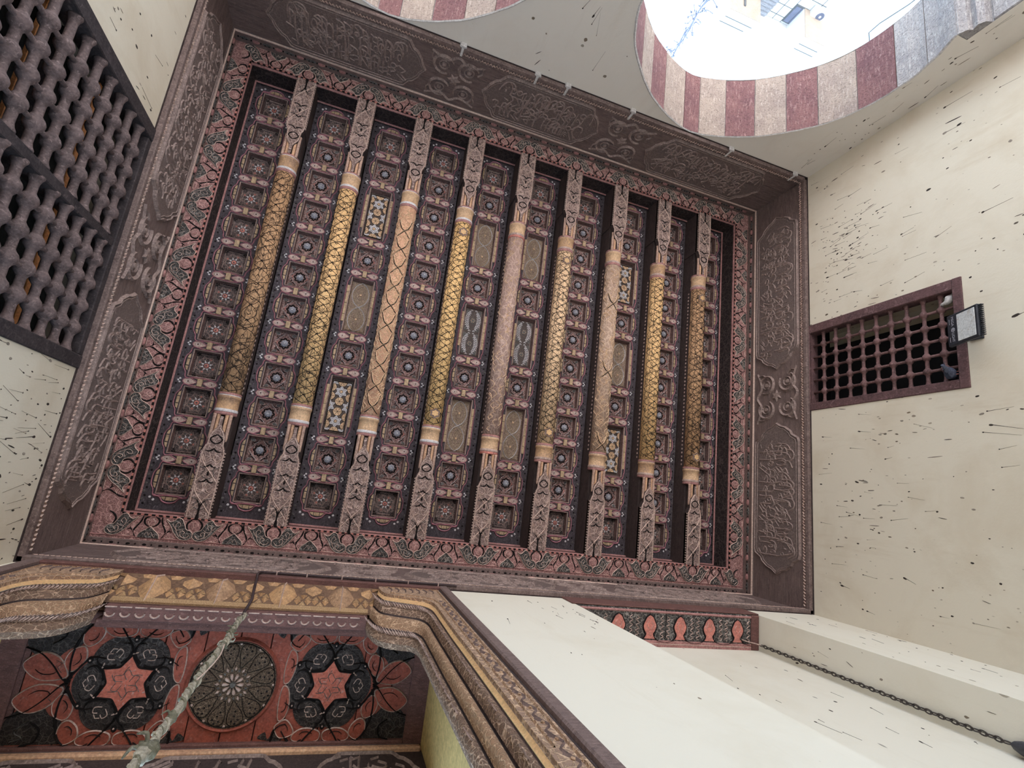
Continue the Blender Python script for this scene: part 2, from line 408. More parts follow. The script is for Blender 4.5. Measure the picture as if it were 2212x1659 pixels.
# ------------------------------------------------------------------ walls
AZ = [(1.21, 2.20), (1.29, 2.42), (1.325, 2.70), (1.275, 3.05), (1.14, 3.34), (.93, 3.58), (.68, 3.79), (.40, 3.94), (.16, 4.025), (0, 4.05)]
AC = cr(AZ, 5)                                   # right half of the pointed horseshoe arch, from impost to crown
JW, ZI0 = 1.33, 2.04                             # jamb half-width, bottom of impost
ARCH = (-.36, 2.93)
YA = 4.93
def build_arcade():
    g = G()
    xs = [-2.25, ARCH[0], (ARCH[0]+ARCH[1])/2, ARCH[1], 5.1]
    for Y in (YT, YA):
        for i, c in enumerate(ARCH):
            for s, xb in ((-1, xs[i*2]), (1, xs[i*2+2])):
                col = [(JW, ZF), (JW, ZI0), (JW, ZI0)] + [(JW, 2.20)] + AC
                for a, b in zip(col[:-1], col[1:]):
                    if abs(a[1]-b[1]) < 1e-6 and a[0] == b[0]: continue
                    g.poly([(xb, Y, a[1]), (c+s*a[0], Y, a[1]), (c+s*b[0], Y, b[1]), (xb, Y, b[1])])
        g.poly([(xs[0], Y, 4.05), (xs[4], Y, 4.05), (xs[4], Y, 5.6), (xs[0], Y, 5.6)])
    for c in ARCH:                                # jamb faces and the bedding behind the arch stones
        for s in (-1, 1):
            g.poly([(c+s*JW, YT, ZF), (c+s*JW, YA, ZF), (c+s*JW, YA, 2.2), (c+s*JW, YT, 2.2)], 1)
            for a, b in zip(AC[:-1], AC[1:]):
                k = .012
                g.poly([(c+s*(a[0]+k), YT, a[1]+k*.5), (c+s*(a[0]+k), YA, a[1]+k*.5), (c+s*(b[0]+k), YA, b[1]+k*.5), (c+s*(b[0]+k), YT, b[1]+k*.5)], 1)
    w = struct('wall_front', g, ['plaster_arch', 'stone_grey'])
    # arch stones: one object each, alternating red and buff
    pos = [0]
    for a, b in zip(AC[:-1], AC[1:]): pos.append(pos[-1]+hypot(b[0]-a[0], b[1]-a[1]))
    def at(d):
        for i in range(len(AC)-1):
            if d <= pos[i+1]+1e-9:
                t = (d-pos[i])/(pos[i+1]-pos[i]); a, b = AC[i], AC[i+1]
                return (a[0]+(b[0]-a[0])*t, a[1]+(b[1]-a[1])*t)
        return AC[-1]
    Lh = pos[-1]; full = lambda d: at(d) if d <= Lh else (lambda q: (-q[0], q[1]))(at(2*Lh-d))
    def dist(dx, z):
        return min((hypot(at(Lh*i/400)[0]-abs(dx), at(Lh*i/400)[1]-z), Lh*i/400) for i in range(401))[1]
    rc = [0]+[dist(*q) for q in ((1.30, 2.48), (1.32, 2.76), (1.245, 3.09), (1.09, 3.40), (.89, 3.61), (.65, 3.80), (.375, 3.95), (.095, 4.035))]
    cuts = rc+[2*Lh-dist(*q) for q in ((.10, 4.035), (.43, 3.93), (.68, 3.79), (.91, 3.59), (1.11, 3.38), (1.25, 3.08), (1.32, 2.76), (1.30, 2.48))]+[2*Lh]
    for c in ARCH:
        for i in range(len(cuts)-1):
            d0, d1 = cuts[i]+.004, cuts[i+1]-.004; g = G(); row = []
            for j in range(6):
                d = d0+(d1-d0)*j/5; p = full(d); q0, q1 = full(max(0, d-.01)), full(min(2*Lh, d+.01))
                tx, tz = q1[0]-q0[0], q1[1]-q0[1]; L = hypot(tx, tz) or 1; nx, nz = tz/L, -tx/L
                jit = random.uniform(-.004, .004)
                row.append(((c+p[0]+nx*jit, p[1]+nz*jit), (c+p[0]+nx*.13, p[1]+nz*.13)))
            y0, y1 = YT+.006, YA+random.uniform(-.02, .01)
            for (a, ao), (b, bo) in zip(row[:-1], row[1:]):
                for q in range(4):
                    ya, yb = y0+(y1-y0)*q/4, y0+(y1-y0)*(q+1)/4
                    g.poly([(a[0], ya, a[1]), (a[0], yb, a[1]), (b[0], yb, b[1]), (b[0], ya, b[1])])
                g.poly([(a[0], y0, a[1]), (b[0], y0, b[1]), (bo[0], y0, bo[1]), (ao[0], y0, ao[1])])
                g.poly([(a[0], y1, a[1]), (b[0], y1, b[1]), (bo[0], y1, bo[1]), (ao[0], y1, ao[1])])
            for e in (0, -1):
                (a, ao) = row[e]; g.poly([(a[0], y0, a[1]), (a[0], y1, a[1]), (ao[0], y1, ao[1]), (ao[0], y0, ao[1])])
            col = 'stone_red' if i % 2 == 0 else 'stone_buff'
            if i < 2 or i > len(cuts)-4: col = 'stone_grey'
            part('voussoir', g, col, w)
        for s in (-1, 1):                         # moulded impost stones, and two jamb courses under them
            g = G(); prof = [(0, ZI0-.02), (.05, ZI0), (.075, ZI0+.04), (.055, ZI0+.085), (.09, ZI0+.1), (.115, ZI0+.15), (.115, 2.2), (0, 2.2)]
            pts = [(c+s*(JW+.002-a), b) for a, b in prof]
            fr = lambda u, v, h: (u, YT+.004+h, v)
            g.prism(pts, 0, YA-YT, fr, 0, back=True); part('impost', g, 'stone_red' if s < 0 else 'stone_grey', w)
            for k in range(6):
                z1 = ZI0-.03-k*.46; x0, x1 = sorted((c+s*(JW-.012), c+s*(JW+.05)))
                for ya, yb in ((YT+.004, YT+.40-.06*(k % 2)), (YT+.41-.06*(k % 2), YA)):
                    g = G(); g.cbox(x0, x1, ya, yb, z1-.45, z1, .008); part('jamb_stone', g, 'stone_grey', w)
        g = G(); fr = lambda u, v, h: (u, YT-h, v)     # broken plaster arris along the arch
        L = [(c+p[0], p[1]) for p in AC] + [(c-p[0], p[1]) for p in AC[::-1][1:]]
        g.ridge([(p[0]+random.uniform(-.004, .004), p[1]+.006) for p in L], .022, .008, fr); part('plaster_arris', g, 'plaster_rim', w)
build_arcade()

def wall_boxes(name, boxes, mats, ms=None):
    g = G()
    for i, b in enumerate(boxes): g.box(*b, m=ms[i] if ms else 0)
    return struct(name, g, mats)
WRY0, WRY1, WRZ0, WRZ1 = 1.317, 2.286, 2.59, 4.10        # right lattice window
WLY0, WLY1, WLZ0, WLZ1 = .515, 2.40, 1.10, 4.12          # left lattice window
T = .42
wr = wall_boxes('wall_right', [(XR, XR+T, -2.3, WRY0, ZF, 5.6), (XR, XR+T, WRY1, YT, ZF, 5.6), (XR, XR+T, WRY0, WRY1, ZF, WRZ0),
                               (XR, XR+T, WRY0, WRY1, WRZ1, 5.6), (XR+T, XR+T+.1, WRY0-.3, WRY1+.3, WRZ0-.3, WRZ1+.3)], ['plaster'])
wl = wall_boxes('wall_left', [(XL-T, XL, -2.3, WLY0, ZF, 5.6), (XL-T, XL, WLY1, YT, ZF, 5.6), (XL-T, XL, WLY0, WLY1, ZF, WLZ0),
                              (XL-T, XL, WLY0, WLY1, WLZ1, 5.6)], ['plaster'])
PX0, PX1, DX0, DX1, DZ = -1.63, .84, 1.93, 3.745, 3.86    # portal recess and doorway recess
YR, YD = -1.72, -1.02
wb = wall_boxes('wall_back', [(XL, PX0, YR-.3, YB, ZF, 5.6), (PX1, DX0, YR-.3, YB, ZF, 5.6), (DX1, XR, YR-.3, YB, ZF, 5.6),
                              (PX0, PX1, YR-.3, YB, 4.02, 5.6), (PX0, PX1, YR-.3, YR-.1, ZF, -.75), (PX0, PX1, YR-.3, YR-.1, 3.12, 4.02), (DX0, DX1, YD-.2, YB, DZ+.09, 5.6),
                              (DX0, DX1, YD-.3, YD, ZF, DZ+.1)], ['plaster_clean', 'plaster_recess'])
g = G()
for x0, x1 in ((PX0, PX0+.012), (PX1-.012, PX1)): g.box(x0, x1, YR-.1, YB-.10, ZF, 3.79)
g.box(PX0, PX1, YR-.1, YR-.09, ZF, -.75); g.box(PX0, PX1, YR-.1, YR-.09, 3.12, 3.2)
struct('wall_recess', g, 'plaster_recess')
g = G(); g.box(XL-T, XR+T+.1, -2.3, YA, 5.45, 5.75); struct('ceiling', g, 'wood_dark')
g = G(); g.box(XL-T, XR+T, -2.3, YA, ZF-.3, ZF); struct('floor', g, 'paving')

# dark drops flung on the plaster: a head and the run below it
M['splash'] = worn('dried_dark_splash', (74, 62, 52), (44, 38, 34), (120, 98, 78), 30, .6, bump=.1, gain=1.0)
M['splash_pale'] = worn('faded_splash', (168, 152, 130), (142, 126, 106), None, 30, .5, bump=.1, gain=1.0)
def splashes(parent, fr, spots, rng, pale=.25):
    G2 = [G(), G()]
    for (u0, u1, z0, z1, n, big) in spots:
        for _ in range(n):
            u, z = rng.uniform(u0, u1), rng.uniform(z0, z1); k = rng.random(); a = rng.gauss(0, .16); g = G2[1 if rng.random() < pale else 0]
            r = (.003+.007*rng.random()**2.2)*big; el = rng.uniform(1.2, 2.6)
            if k < .22: r *= .5; el = rng.uniform(6, 16)                       # a thrown streak
            P = []
            for i in range(9):
                t = 2*pi*i/9; x, y = r*cos(t)*rng.uniform(.85, 1.15), r*el*sin(t)*rng.uniform(.9, 1.1); P.append((u+x*cos(a)-y*sin(a), z+x*sin(a)+y*cos(a)))
            g.pillow(P, .0022, fr)
            if .22 < k < .55:                                                   # a run
                l = rng.uniform(.04, .20)*big; b = a+rng.uniform(-.1, .1)
                g.taper([(u+sin(b)*l*t, z-r*el*.7-l*t) for t in (0, .35, .7, 1)], [r*.7, r*.35, r*.25, r*.1], .0018, fr)
    for g, m in zip(G2, ('splash', 'splash_pale')):
        if g.f: part('splash_marks', g, m, parent, kind='stuff')
rq = random.Random(21)
splashes(wr, lambda u, v, h: (XR-h, u, v), [(2.3, 4.1, 3.0, 4.05, 60, .95), (2.7, 3.5, 3.25, 3.9, 80, .8), (2.9, 3.3, 3.45, 3.8, 30, 1.0), (2.4, 4.1, 1.3, 3.0, 50, 1.3), (-.6, 1.3, 2.9, 4.0, 80, .8), (.1, .6, 3.2, 3.8, 25, .9), (-.65, 1.25, 1.4, 2.9, 45, 1.2), (-.65, 2.3, 1.4, 2.55, 20, 1.2)], rq)
splashes(wl, lambda u, v, h: (XL+h, u, v), [(-.7, .5, 3.0, 4.05, 190, .9), (2.45, 4.15, 3.0, 4.05, 60, 1.0), (2.45, 4.15, 1.6, 3.0, 40, 1.1)], rq)
splashes(wb, lambda u, v, h: (u, YB+h, v), [(.95, 1.9, 2.0, 3.9, 14, .6), (1.55, 1.9, 3.3, 3.85, 14, .6), (3.8, 4.6, 1.5, 3.9, 40, .8)], rq, .5)
splashes(wb, lambda u, v, h: (u, YD+h, v), [(2.0, 3.7, 1.0, 3.6, 60, .8)], rq, .2)
splashes(wb, lambda u, v, h: (DX1-h, u, v), [(-1.0, -.75, 1.6, 3.8, 14, .8)], rq, .5)
splashes(bpy.data.objects['wall_front'], lambda u, v, h: (u, YT-h, v), [(1.0, 1.6, 2.9, 3.95, 10, 1.2), (4.25, 4.6, 2.0, 4.0, 40, .9)], rq, .3)

# ------------------------------------------------------------------ painted soffit band round the ceiling
M['board_carved'] = carved('dark_carved_end_board', (44, 35, 34), (72, 58, 54), (98, 80, 74), 16, 1.0, .8, gain=1.3)
M['script'] = worn('carved_letter_wood', (134, 112, 101), (92, 74, 67), (160, 138, 126), 14, .6)
M['plaque'] = carved('cartouche_ground', (86, 71, 65), (104, 87, 79), (124, 105, 95), 30, .8, .6, edge=.07)
def band_motif(fl, halves=(-1, 1)):
    """one repeat, centred under a beam; v = 0 at the beam ends, .19 at the wall"""
    g = G(); fr = fl
    for s in halves:
        f = lambda P: [(s*p[0], p[1]) for p in P]
        wing = cr([(.002, .128), (.006, .160), (.042, .181), (.094, .172), (.142, .124), (.165, .086), (.212, .028), (.180, .046), (.152, .036), (.129, .010), (.096, .020), (.070, .066), (.053, .096), (.022, .106)], 4, True)
        g.prism(f(wing), 0, .007, fr, 1); g.ridge(f(wing), .007, .011, fr, 3, True, .004)
        g.ridge(f(cr([(.02, .14), (.05, .165), (.09, .145), (.085, .11), (.06, .12), (.07, .14)], 4)), .006, .012, fr, 3, base=.006)
        g.ridge(f(cr([(.09, .16), (.12, .12), (.135, .07), (.115, .045), (.10, .065), (.115, .085)], 4)), .005, .011, fr, 3, base=.006)
        g.ridge(f(cr([(.075, .09), (.10, .105), (.13, .10), (.16, .06)], 4)), .004, .010, fr, 3, base=.006)
        g.taper(f(cr([(.0, .002), (.03, .016), (.056, .05), (.05, .086), (.03, .108)], 4)), [.006, .016, .014, .004], .007, fr, 2)
        g.taper(f(cr([(.246, .006), (.240, .05), (.220, .092), (.198, .140), (.222, .188)], 4)), [.004, .014, .010, .016, .004], .007, fr, 2)
        g.taper(f(cr([(.152, .128), (.178, .124), (.196, .150)], 4)), [.003, .012, .004], .007, fr, 2)
        g.taper(f(cr([(.178, .126), (.170, .105)], 3)), [.008, .003], .006, fr, 2)
        g.ridge(f(cr([(.2, .175), (.17, .18), (.13, .178)], 3)), .005, .006, fr, 3)
        g.ridge(f(cr([(.232, .07), (.205, .09), (.185, .085)], 3)), .004, .005, fr, 3)
        g.pillow(f(cr([(.2, .125), (.172, .15), (.18, .176), (.215, .176)], 3, True)), .004, fr, 4)
    g.pillow(circ(0, .062, .034, 14, .045), .006, fr, 4); g.ridge(cr([(-.012, .04), (0, .075), (.014, .045)], 3), .004, .008, fr, 3, base=.005)
    u = .3125*(1 if 1 in halves else -1)               # half-way between two beams
    if halves == (-1,): return g
    dome = cr([(u-.078, .186), (u-.066, .152), (u-.03, .122), (u, .098), (u+.03, .122), (u+.066, .152), (u+.078, .186)], 3)
    g.prism(dome, 0, .007, fr, 1); g.ridge(dome, .007, .011, fr, 3, base=.003)
    g.ridge(cr([(u-.04, .18), (u-.012, .14), (u, .168), (u+.012, .14), (u+.04, .18)], 4), .004, .011, fr, 3, base=.005)
    for s in (-1, 1):
        g.taper(cr([(u+s*.018, .014), (u+s*.052, .04), (u+s*.044, .078), (u+s*.008, .1)], 4), [.004, .017, .013, .004], .007, fr, 2)
        g.ridge(cr([(u+s*.01, .09), (u+s*.025, .06), (u+s*.004, .035)], 4), .004, .006, fr, 3)
    g.pillow(circ(u, .06, .02, 10, .028), .005, fr, 4)
    return g
LOOP = lambda sx, sy, swap: (lambda u, v, h: (sx*v, u, -h) if swap else (u, sy*v, -h))
MOT = ['pink', 'carved_leaf', 'black', 'cream', 'carved_pink']
mot = {k: mesh('palmette_motif', band_motif(f), MOT) for k, f in
       (('near', lambda u, v, h: (u, -v, -h)), ('far', lambda u, v, h: (u, v, -h)),
        ('left', lambda u, v, h: (-v, u, -h)), ('right', lambda u, v, h: (v, u, -h)))}
for k, q in (('near', -1), ('far', 1)):
    mot[k+'_end'] = mesh('palmette_motif', band_motif(lambda u, v, h: (u, q*v, -h), (1,)), MOT)
    mot[k+'_stop'] = mesh('palmette_motif', band_motif(lambda u, v, h: (u, q*v, -h), (-1,)), MOT)
BX = [-1.085, -.470, .156, .771, 1.400, 2.015, 2.659, 3.295, 3.912]; BW = .0915
def dentils(u0, u1, fr, step=.052):
    g = G(); u = u0
    while u < u1:
        p = [(u, 0), (u+step*.52, 0), (u+step*.52, .013), (u, .013)]; g.prism(p, -.01, .004, fr, 1)
        p = [(u+step*.52, .001), (u+step, .001), (u+step, .012), (u+step*.52, .012)]; g.prism(p, -.01, .002, fr, 0); u += step
    return g
def soffit_bands():
    for i, side in enumerate(('near', 'far', 'left', 'right')):
        g = G()
        if side == 'near': g.box(FIX0-.19, FIX1+.21, YB, FIY0, ZB, ZB+.05); at = lambda u: (u, FIY0, ZB); us = [BX[0]-.625]+BX; fr = lambda u, v, h: (u, FIY0-v, ZB-h)
        if side == 'far': g.box(FIX0-.19, FIX1+.21, FIY1, YT, ZB, ZB+.05); at = lambda u: (u, FIY1, ZB); us = [BX[0]-.625]+BX; fr = lambda u, v, h: (u, FIY1+v, ZB-h)
        if side == 'left': g.box(XL, FIX0, FIY0, FIY1, ZB, ZB+.05); at = lambda u: (FIX0, u, ZB); us = [-.1+.61*k for k in range(7)]; fr = lambda u, v, h: (FIX0-v, u, ZB-h)
        if side == 'right': g.box(FIX1, XR, FIY0, FIY1, ZB, ZB+.05); at = lambda u: (FIX1, u, ZB); us = [-.1+.61*k for k in range(7)]; fr = lambda u, v, h: (FIX1+v, u, ZB-h)
        t = struct('trim_%d' % (i+1), g, 'carved_pink')
        for k, u in enumerate(us):
            put('palmette_motif', mot[side+('_end' if side in ('near', 'far') and k == 0 else '')], at(u), t)
        if side in ('near', 'far'): put('palmette_motif', mot[side+'_stop'], at(BX[-1]+.625), t)
        a, b = (FIX0, FIX1) if side in ('near', 'far') else (FIY0, FIY1)
        part('dentil_row', dentils(a, b, fr), ['salmon', 'black'], t, kind='stuff')
        g = G(); e = .19 if side in ('near', 'far') else 0
        g.ridge([(a-e, .187), (b+e, .187)], .012, .006, fr, 0); g.ridge([(a, .018), (b, .018)], .007, .005, fr, 0)
        part('edge_line', g, 'pink', t)
        # upright end board between soffit band and coffered planks
        if side == 'near':
            g = G(); g.cbox(XL+.004, XR-.004, YB+.004, YB+.062, ZB-.016, ZB, .006, 0); u = XL+.06
            f2 = lambda a_, b_, h: (a_, YB+.032+b_, ZB-.016-h)
            while u < XR-.05: g.pillow(circ(u, 0, .016, 8, .009), .005, f2, 1); g.pillow(circ(u+.05, 0, .007, 6), .004, f2, 1); u += .115
            part('border_strip', g, ['wood_brown', 'black'], t)
        g = G(); k = .02
        bd = {'near': (FIX0, FIX1, FIY0-k, FIY0, ZB+.05, ZP+.1), 'far': (FIX0, FIX1, FIY1, FIY1+k, ZB+.05, ZP+.1),
              'left': (FIX0-k, FIX0, FIY0, FIY1, ZB+.05, ZP+.1), 'right': (FIX1, FIX1+k, FIY0, FIY1, ZB+.05, ZP+.1)}[side]
        g.box(*bd)
        up = {'near': lambda u, v, h: (u, FIY0+h, ZB+v), 'far': lambda u, v, h: (u, FIY1-h, ZB+v),
              'left': lambda u, v, h: (FIX0+h, u, ZB+v), 'right': lambda u, v, h: (FIX1-h, u, ZB+v)}[side]
        eb = part('end_board', g, 'board_carved' if side != 'near' else 'wood_red', t)
        g = G(); g.ridge([(a, .262), (b, .262)], .02, .014, up, 0); g.ridge([(a, .03), (b, .03)], .03, .008, up, 0)
        part('board_moulding', g, 'pink', eb)
soffit_bands()

# ------------------------------------------------------------------ inscription boards (upright) with lip, ridge and studs
SIDES = {'near': (lambda u, v, h: (u, YB+h, v), XL, XR), 'far': (lambda u, v, h: (u, YT-h, v), XL, XR),
         'left': (lambda u, v, h: (XL+h, u, v), YB, YT), 'right': (lambda u, v, h: (XR-h, u, v), YB, YT)}
def letters(g, u0, u1, z0, z1, fr, rng, m=0, flip=1, b=.014, hh=.008):
    """rows of interlaced joined strokes standing for the carved thuluth: tall stems, bowls, loops, dots"""
    H = z1-z0; u = u0+.02
    Z = lambda t: z0+t*H
    def R(P, w=.015, h=hh): g.ridge([(p[0], Z(p[1])) for p in cr(P, 4)], w*rng.uniform(.85, 1.2), b+h, fr, m, base=b)
    while u < u1-.05:
        k = rng.choice('aallhbkwdnr'); w = rng.uniform(.05, .085)
        d = rng.uniform(-.012, .012)
        if k == 'a': R([(u, .30), (u+d, .6), (u+d*.5, .96)], .017); R([(u+d*.5, .96), (u+d*.5+.016, .90)], .012); w *= .6
        elif k == 'l': R([(u+.01, .98), (u, .6), (u+.005, .32), (u-.03, .22), (u-.055, .30)], .017); w *= .8
        elif k == 'h': R(circ(u+.02, .36, .026, 10, .12)+[(u+.046, .36)], .013); R([(u+.046, .36), (u+.09, .24)], .013)
        elif k == 'b': R([(u, .42), (u+.01, .14), (u+.05, .06), (u+.085, .14), (u+.095, .36)], .016)
        elif k == 'k': R([(u+.08, .90), (u+.02, .66), (u+.06, .44), (u, .30)], .016); R([(u+.06, .98), (u-.02, .74)], .013)
        elif k == 'w': R(circ(u+.02, .42, .02, 8, .08)+[(u+.04, .42)], .013); R([(u+.04, .42), (u+.02, .2), (u-.04, .1)], .015)
        elif k == 'd': R([(u, .62), (u+.05, .5), (u+.01, .36), (u-.04, .36)], .015)
        elif k == 'n': R([(u-.03, .3), (u, .08), (u+.045, .02), (u+.09, .12), (u+.1, .34)], .017); g.pillow([(q[0], Z(q[1])) for q in circ(u+.035, .26, .012, 6, .04)], b+.009, fr, m, base=b)
        else: R([(u+.06, .46), (u+.05, .24), (u-.02, .10)], .015)
        if rng.random() < .75:                        # upper row and small signs
            a = u+rng.uniform(-.02, .03); t = rng.uniform(.56, .72)
            rng.choice((lambda: R([(a, t+.12), (a+.05, t+.02), (a+.02, t-.1), (a-.04, t-.02)], .012),
                        lambda: R(circ(a, t, .016, 8, .06)+[(a+.016, t)], .010),
                        lambda: R([(a-.03, t), (a, t-.12), (a+.05, t-.1), (a+.06, t+.04)], .013),
                        lambda: R([(a, t+.2), (a+.05, t+.27)], .010)))()
        u += w
def lobed(u0, u1, z0, z1):
    """cartouche outline with lobed ends"""
    zm = (z0+z1)/2; H = z1-z0; e = .30*H
    R = [(u1-e*1.25, z1), (u1-e*1.05, z1-.02*H), (u1-e*.80, z1-.15*H), (u1-e*.60, z1-.18*H), (u1-e*.32, z1-.30*H), (u1-e*.22, z1-.40*H), (u1, zm)]
    R = R + [(p[0], 2*zm-p[1]) for p in R[::-1][1:]]
    L = [(u0+u1-p[0], p[1]) for p in R[::-1]]
    return R+L
def boards():
    rng = random.Random(11)
    lay = {'right': [('c', -.42, 1.22), ('k', 1.24, 1.86), ('c', 1.88, 3.87)], 'left': [('c', -.42, 1.22), ('k', 1.24, 1.86), ('c', 1.88, 3.87)],
           'far': [('c', -1.45, .05), ('k', .08, .62), ('c', .66, 2.02), ('k', 2.05, 2.62), ('c', 2.66, 4.30)],
           'near': [('c', -1.45, .05), ('k', .08, .62), ('c', .66, 2.02), ('k', 2.05, 2.62), ('c', 2.66, 4.30)]}
    for i, side in enumerate(('near', 'far', 'left', 'right')):
        fr, a, b = SIDES[side]; along = side in ('near', 'far'); wood = 'wood_board_x' if along else 'wood_board_y'
        g = G(); lo, hi = (fr(a, 4.06, -.002), fr(b, ZB+.05, .004))
        bx = [sorted((lo[k], hi[k])) for k in range(3)]; g.box(*bx[0], *bx[1], *bx[2])
        t = struct('trim_%d' % (i+5), g, 'wood_dark')
        def bar(name, z0, z1, d0, d1, c, mat, p=t):
            g = G(); lo, hi = fr(a, z0, d0), fr(b, z1, d1); q = [sorted((lo[k], hi[k])) for k in range(3)]
            g.cbox(*q[0], *q[1], *q[2], c); return part(name, g, mat, p)
        for k in range(3):                             # three planks, joints left open
            bar('plank', 4.165+k*.221, 4.165+k*.221+.2185, .004, .018+rng.uniform(-.002, .002), .003, wood)
        bar('plank', ZRIB+.012, ZB-.004, .004, .012, .003, 'wood_brown')
        bar('ridge_moulding', ZRIB-.014, ZRIB+.012, .004, .032, .008, 'cream')
        bar('inner_bead', 4.825, ZRIB-.016, .004, .026, .006, 'wood_board_x')
        bar('lip', 4.07, 4.118, .0, .042, .008, 'lip'); bar('lip_fillet', 4.12, 4.165, .0, .028, .006, 'wood_brown')
        g = G(); u = a+.05; n = 0                          # rope-like edging on the lip
        while u < b-.05:
            g.taper([(u, 4.148+.008*(n % 2)), (u+.012, 4.130+.008*((n*7) % 3 == 0)), (u+.026, 4.15)], [.006, .020, .006], .042, fr, 0); u += .03; n += 1
        part('rope_edging', g, 'cream', t, kind='stuff')
        g = G(); u = a+.1; n = 0; z = (ZRIB+ZB)/2+.006
        f2 = lambda x, y, h: fr(x, y, h+.012)
        while u < b-.06:
            if n % 2: g.pillow(circ(u, z, .036, 12, .017), .014, f2, 0)
            else:
                g.pillow(circ(u, z, .05, 12, .02), .007, f2, 2)
                for s in (-1, 1):
                    g.pillow(circ(u+s*.018, z, .011, 8, .007), .010, f2, 1); g.pillow(circ(u+s*.06, z, .007, 6, .011), .008, f2, 1)
            u += .105; n += 1
        part('oval_stud_row', g, ['pink', 'black', 'leaf'], t, kind='stuff')
        for ty, u0, u1 in lay[side]:
            z0, z1 = 4.20, 4.80; f3 = lambda x, y, h: fr(x, y, h+.018)
            if ty == 'c':
                g = G(); o = lobed(u0, u1, z0, z1); g.prism(o, 0, .014, f3, 0)
                g.ridge(o, .030, .024, f3, 1, True); g.ridge([((u0+u1)/2+(p[0]-(u0+u1)/2)*.975, 4.5+(p[1]-4.5)*.90) for p in o], .010, .019, f3, 1, True, .013)
                c = part('cartouche', g, ['plaque', 'script'], t)
                g = G(); e = .17
                letters(g, u0+e, u1-e, z0+.05, z1-.05, f3, rng)
                letters(g, u0+e+.02, u1-e-.02, z0+.05, z0+.33, f3, rng); letters(g, u0+e, u1-e, z0+.29, z1-.06, f3, rng)
                part('carved_inscription', g, 'script', c)
            else:
                g = G(); uc = (u0+u1)/2; q = (u1-u0)/2
                for s in (-1, 1):
                    for w in (-1, 1):
                        cu, cz = uc+s*q*.48, 4.5+w*.15
                        g.taper(arc(cu, cz, .105, .105, 60+90*(s+w > 0), 330+90*(s+w > 0), 14), [.010, .034, .034, .010], .022, f3, 0)
                        g.ridge(circ(cu, cz, .05, 12), .014, .016, f3, 0, True); g.pillow(circ(cu, cz, .026, 8), .014, f3, 0)
                        g.ridge(cr([(cu+s*.09, cz), (cu+s*.13, cz+w*.05), (cu+s*.12, cz+w*.11)], 4), .016, .018, f3, 0)
                    g.taper(cr([(uc-q, 4.5+s*.28), (uc-q*.4, 4.5+s*.22), (uc, 4.5+s*.285), (uc+q*.4, 4.5+s*.22), (uc+q, 4.5+s*.28)], 5), [.012, .03, .03, .012], .02, f3, 0)
                g.pillow(star(uc, 4.5, .075, .04, 6), .018, f3, 0)
                part('knot_ornament', g, 'script', t)
boards()

# ------------------------------------------------------------------ coffered panels between the beams
M['gold_carved'] = carved('gilded_carved_field', (96, 76, 58), (160, 134, 104), (204, 182, 148), 60, .8, .7)
M['dark_field'] = carved('dark_star_field', (58, 48, 44), (80, 68, 60), (110, 94, 82), 60, .5, .4)
Y0C, PIT = -.18, .3586
OX, OY, LY, DEP = .1125, .125, .292, .058          # half opening (square), half length (long), depth
F0 = lambda u, v, h: (u, v, -h)                     # face looking down, local
def cells_of(kind):
    if kind == 'sq': return [(Y0C+PIT*k, 'A' if k in (0, 11) else 'B') for k in range(12)]
    if kind == 'dark': return [(Y0C+PIT*k, 'A') for k in range(12)]
    out = []; k = 0
    for t in kind:
        if t in 'AB': out.append((Y0C+PIT*k, t)); k += 1
        else: out.append((Y0C+PIT*(k+.5), t)); k += 2
    return out
LONG = 'SHM'
def recess(hy):
    g = G(); d = DEP; x, y = OX, hy
    for P in (((-x, -y), (x, -y)), ((x, -y), (x, y)), ((x, y), (-x, y)), ((-x, y), (-x, -y))):
        a, b = P; g.poly([(a[0], a[1], 0), (b[0], b[1], 0), (b[0]*.93, b[1]*.95, d), (a[0]*.93, a[1]*.95, d)], 0)
    g.poly([(-x*.93, -y*.95, d), (x*.93, -y*.95, d), (x*.93, y*.95, d), (-x*.93, y*.95, d)], 1)
    c = [(-x, -y), (x, -y), (x, y), (-x, y)]
    g.ridge([(p[0]*1.02, p[1]*1.02) for p in c], .012, .008, F0, 2, True)
    k = [(p[0]*.80, p[1]*(.82 if hy < .2 else .91)) for p in c]
    g.ridge(k, .007, -d+.008, F0, 2, True, -d)
    return g
FB = lambda u, v, h: (u, v, DEP-h)                  # face of the coffer back, local
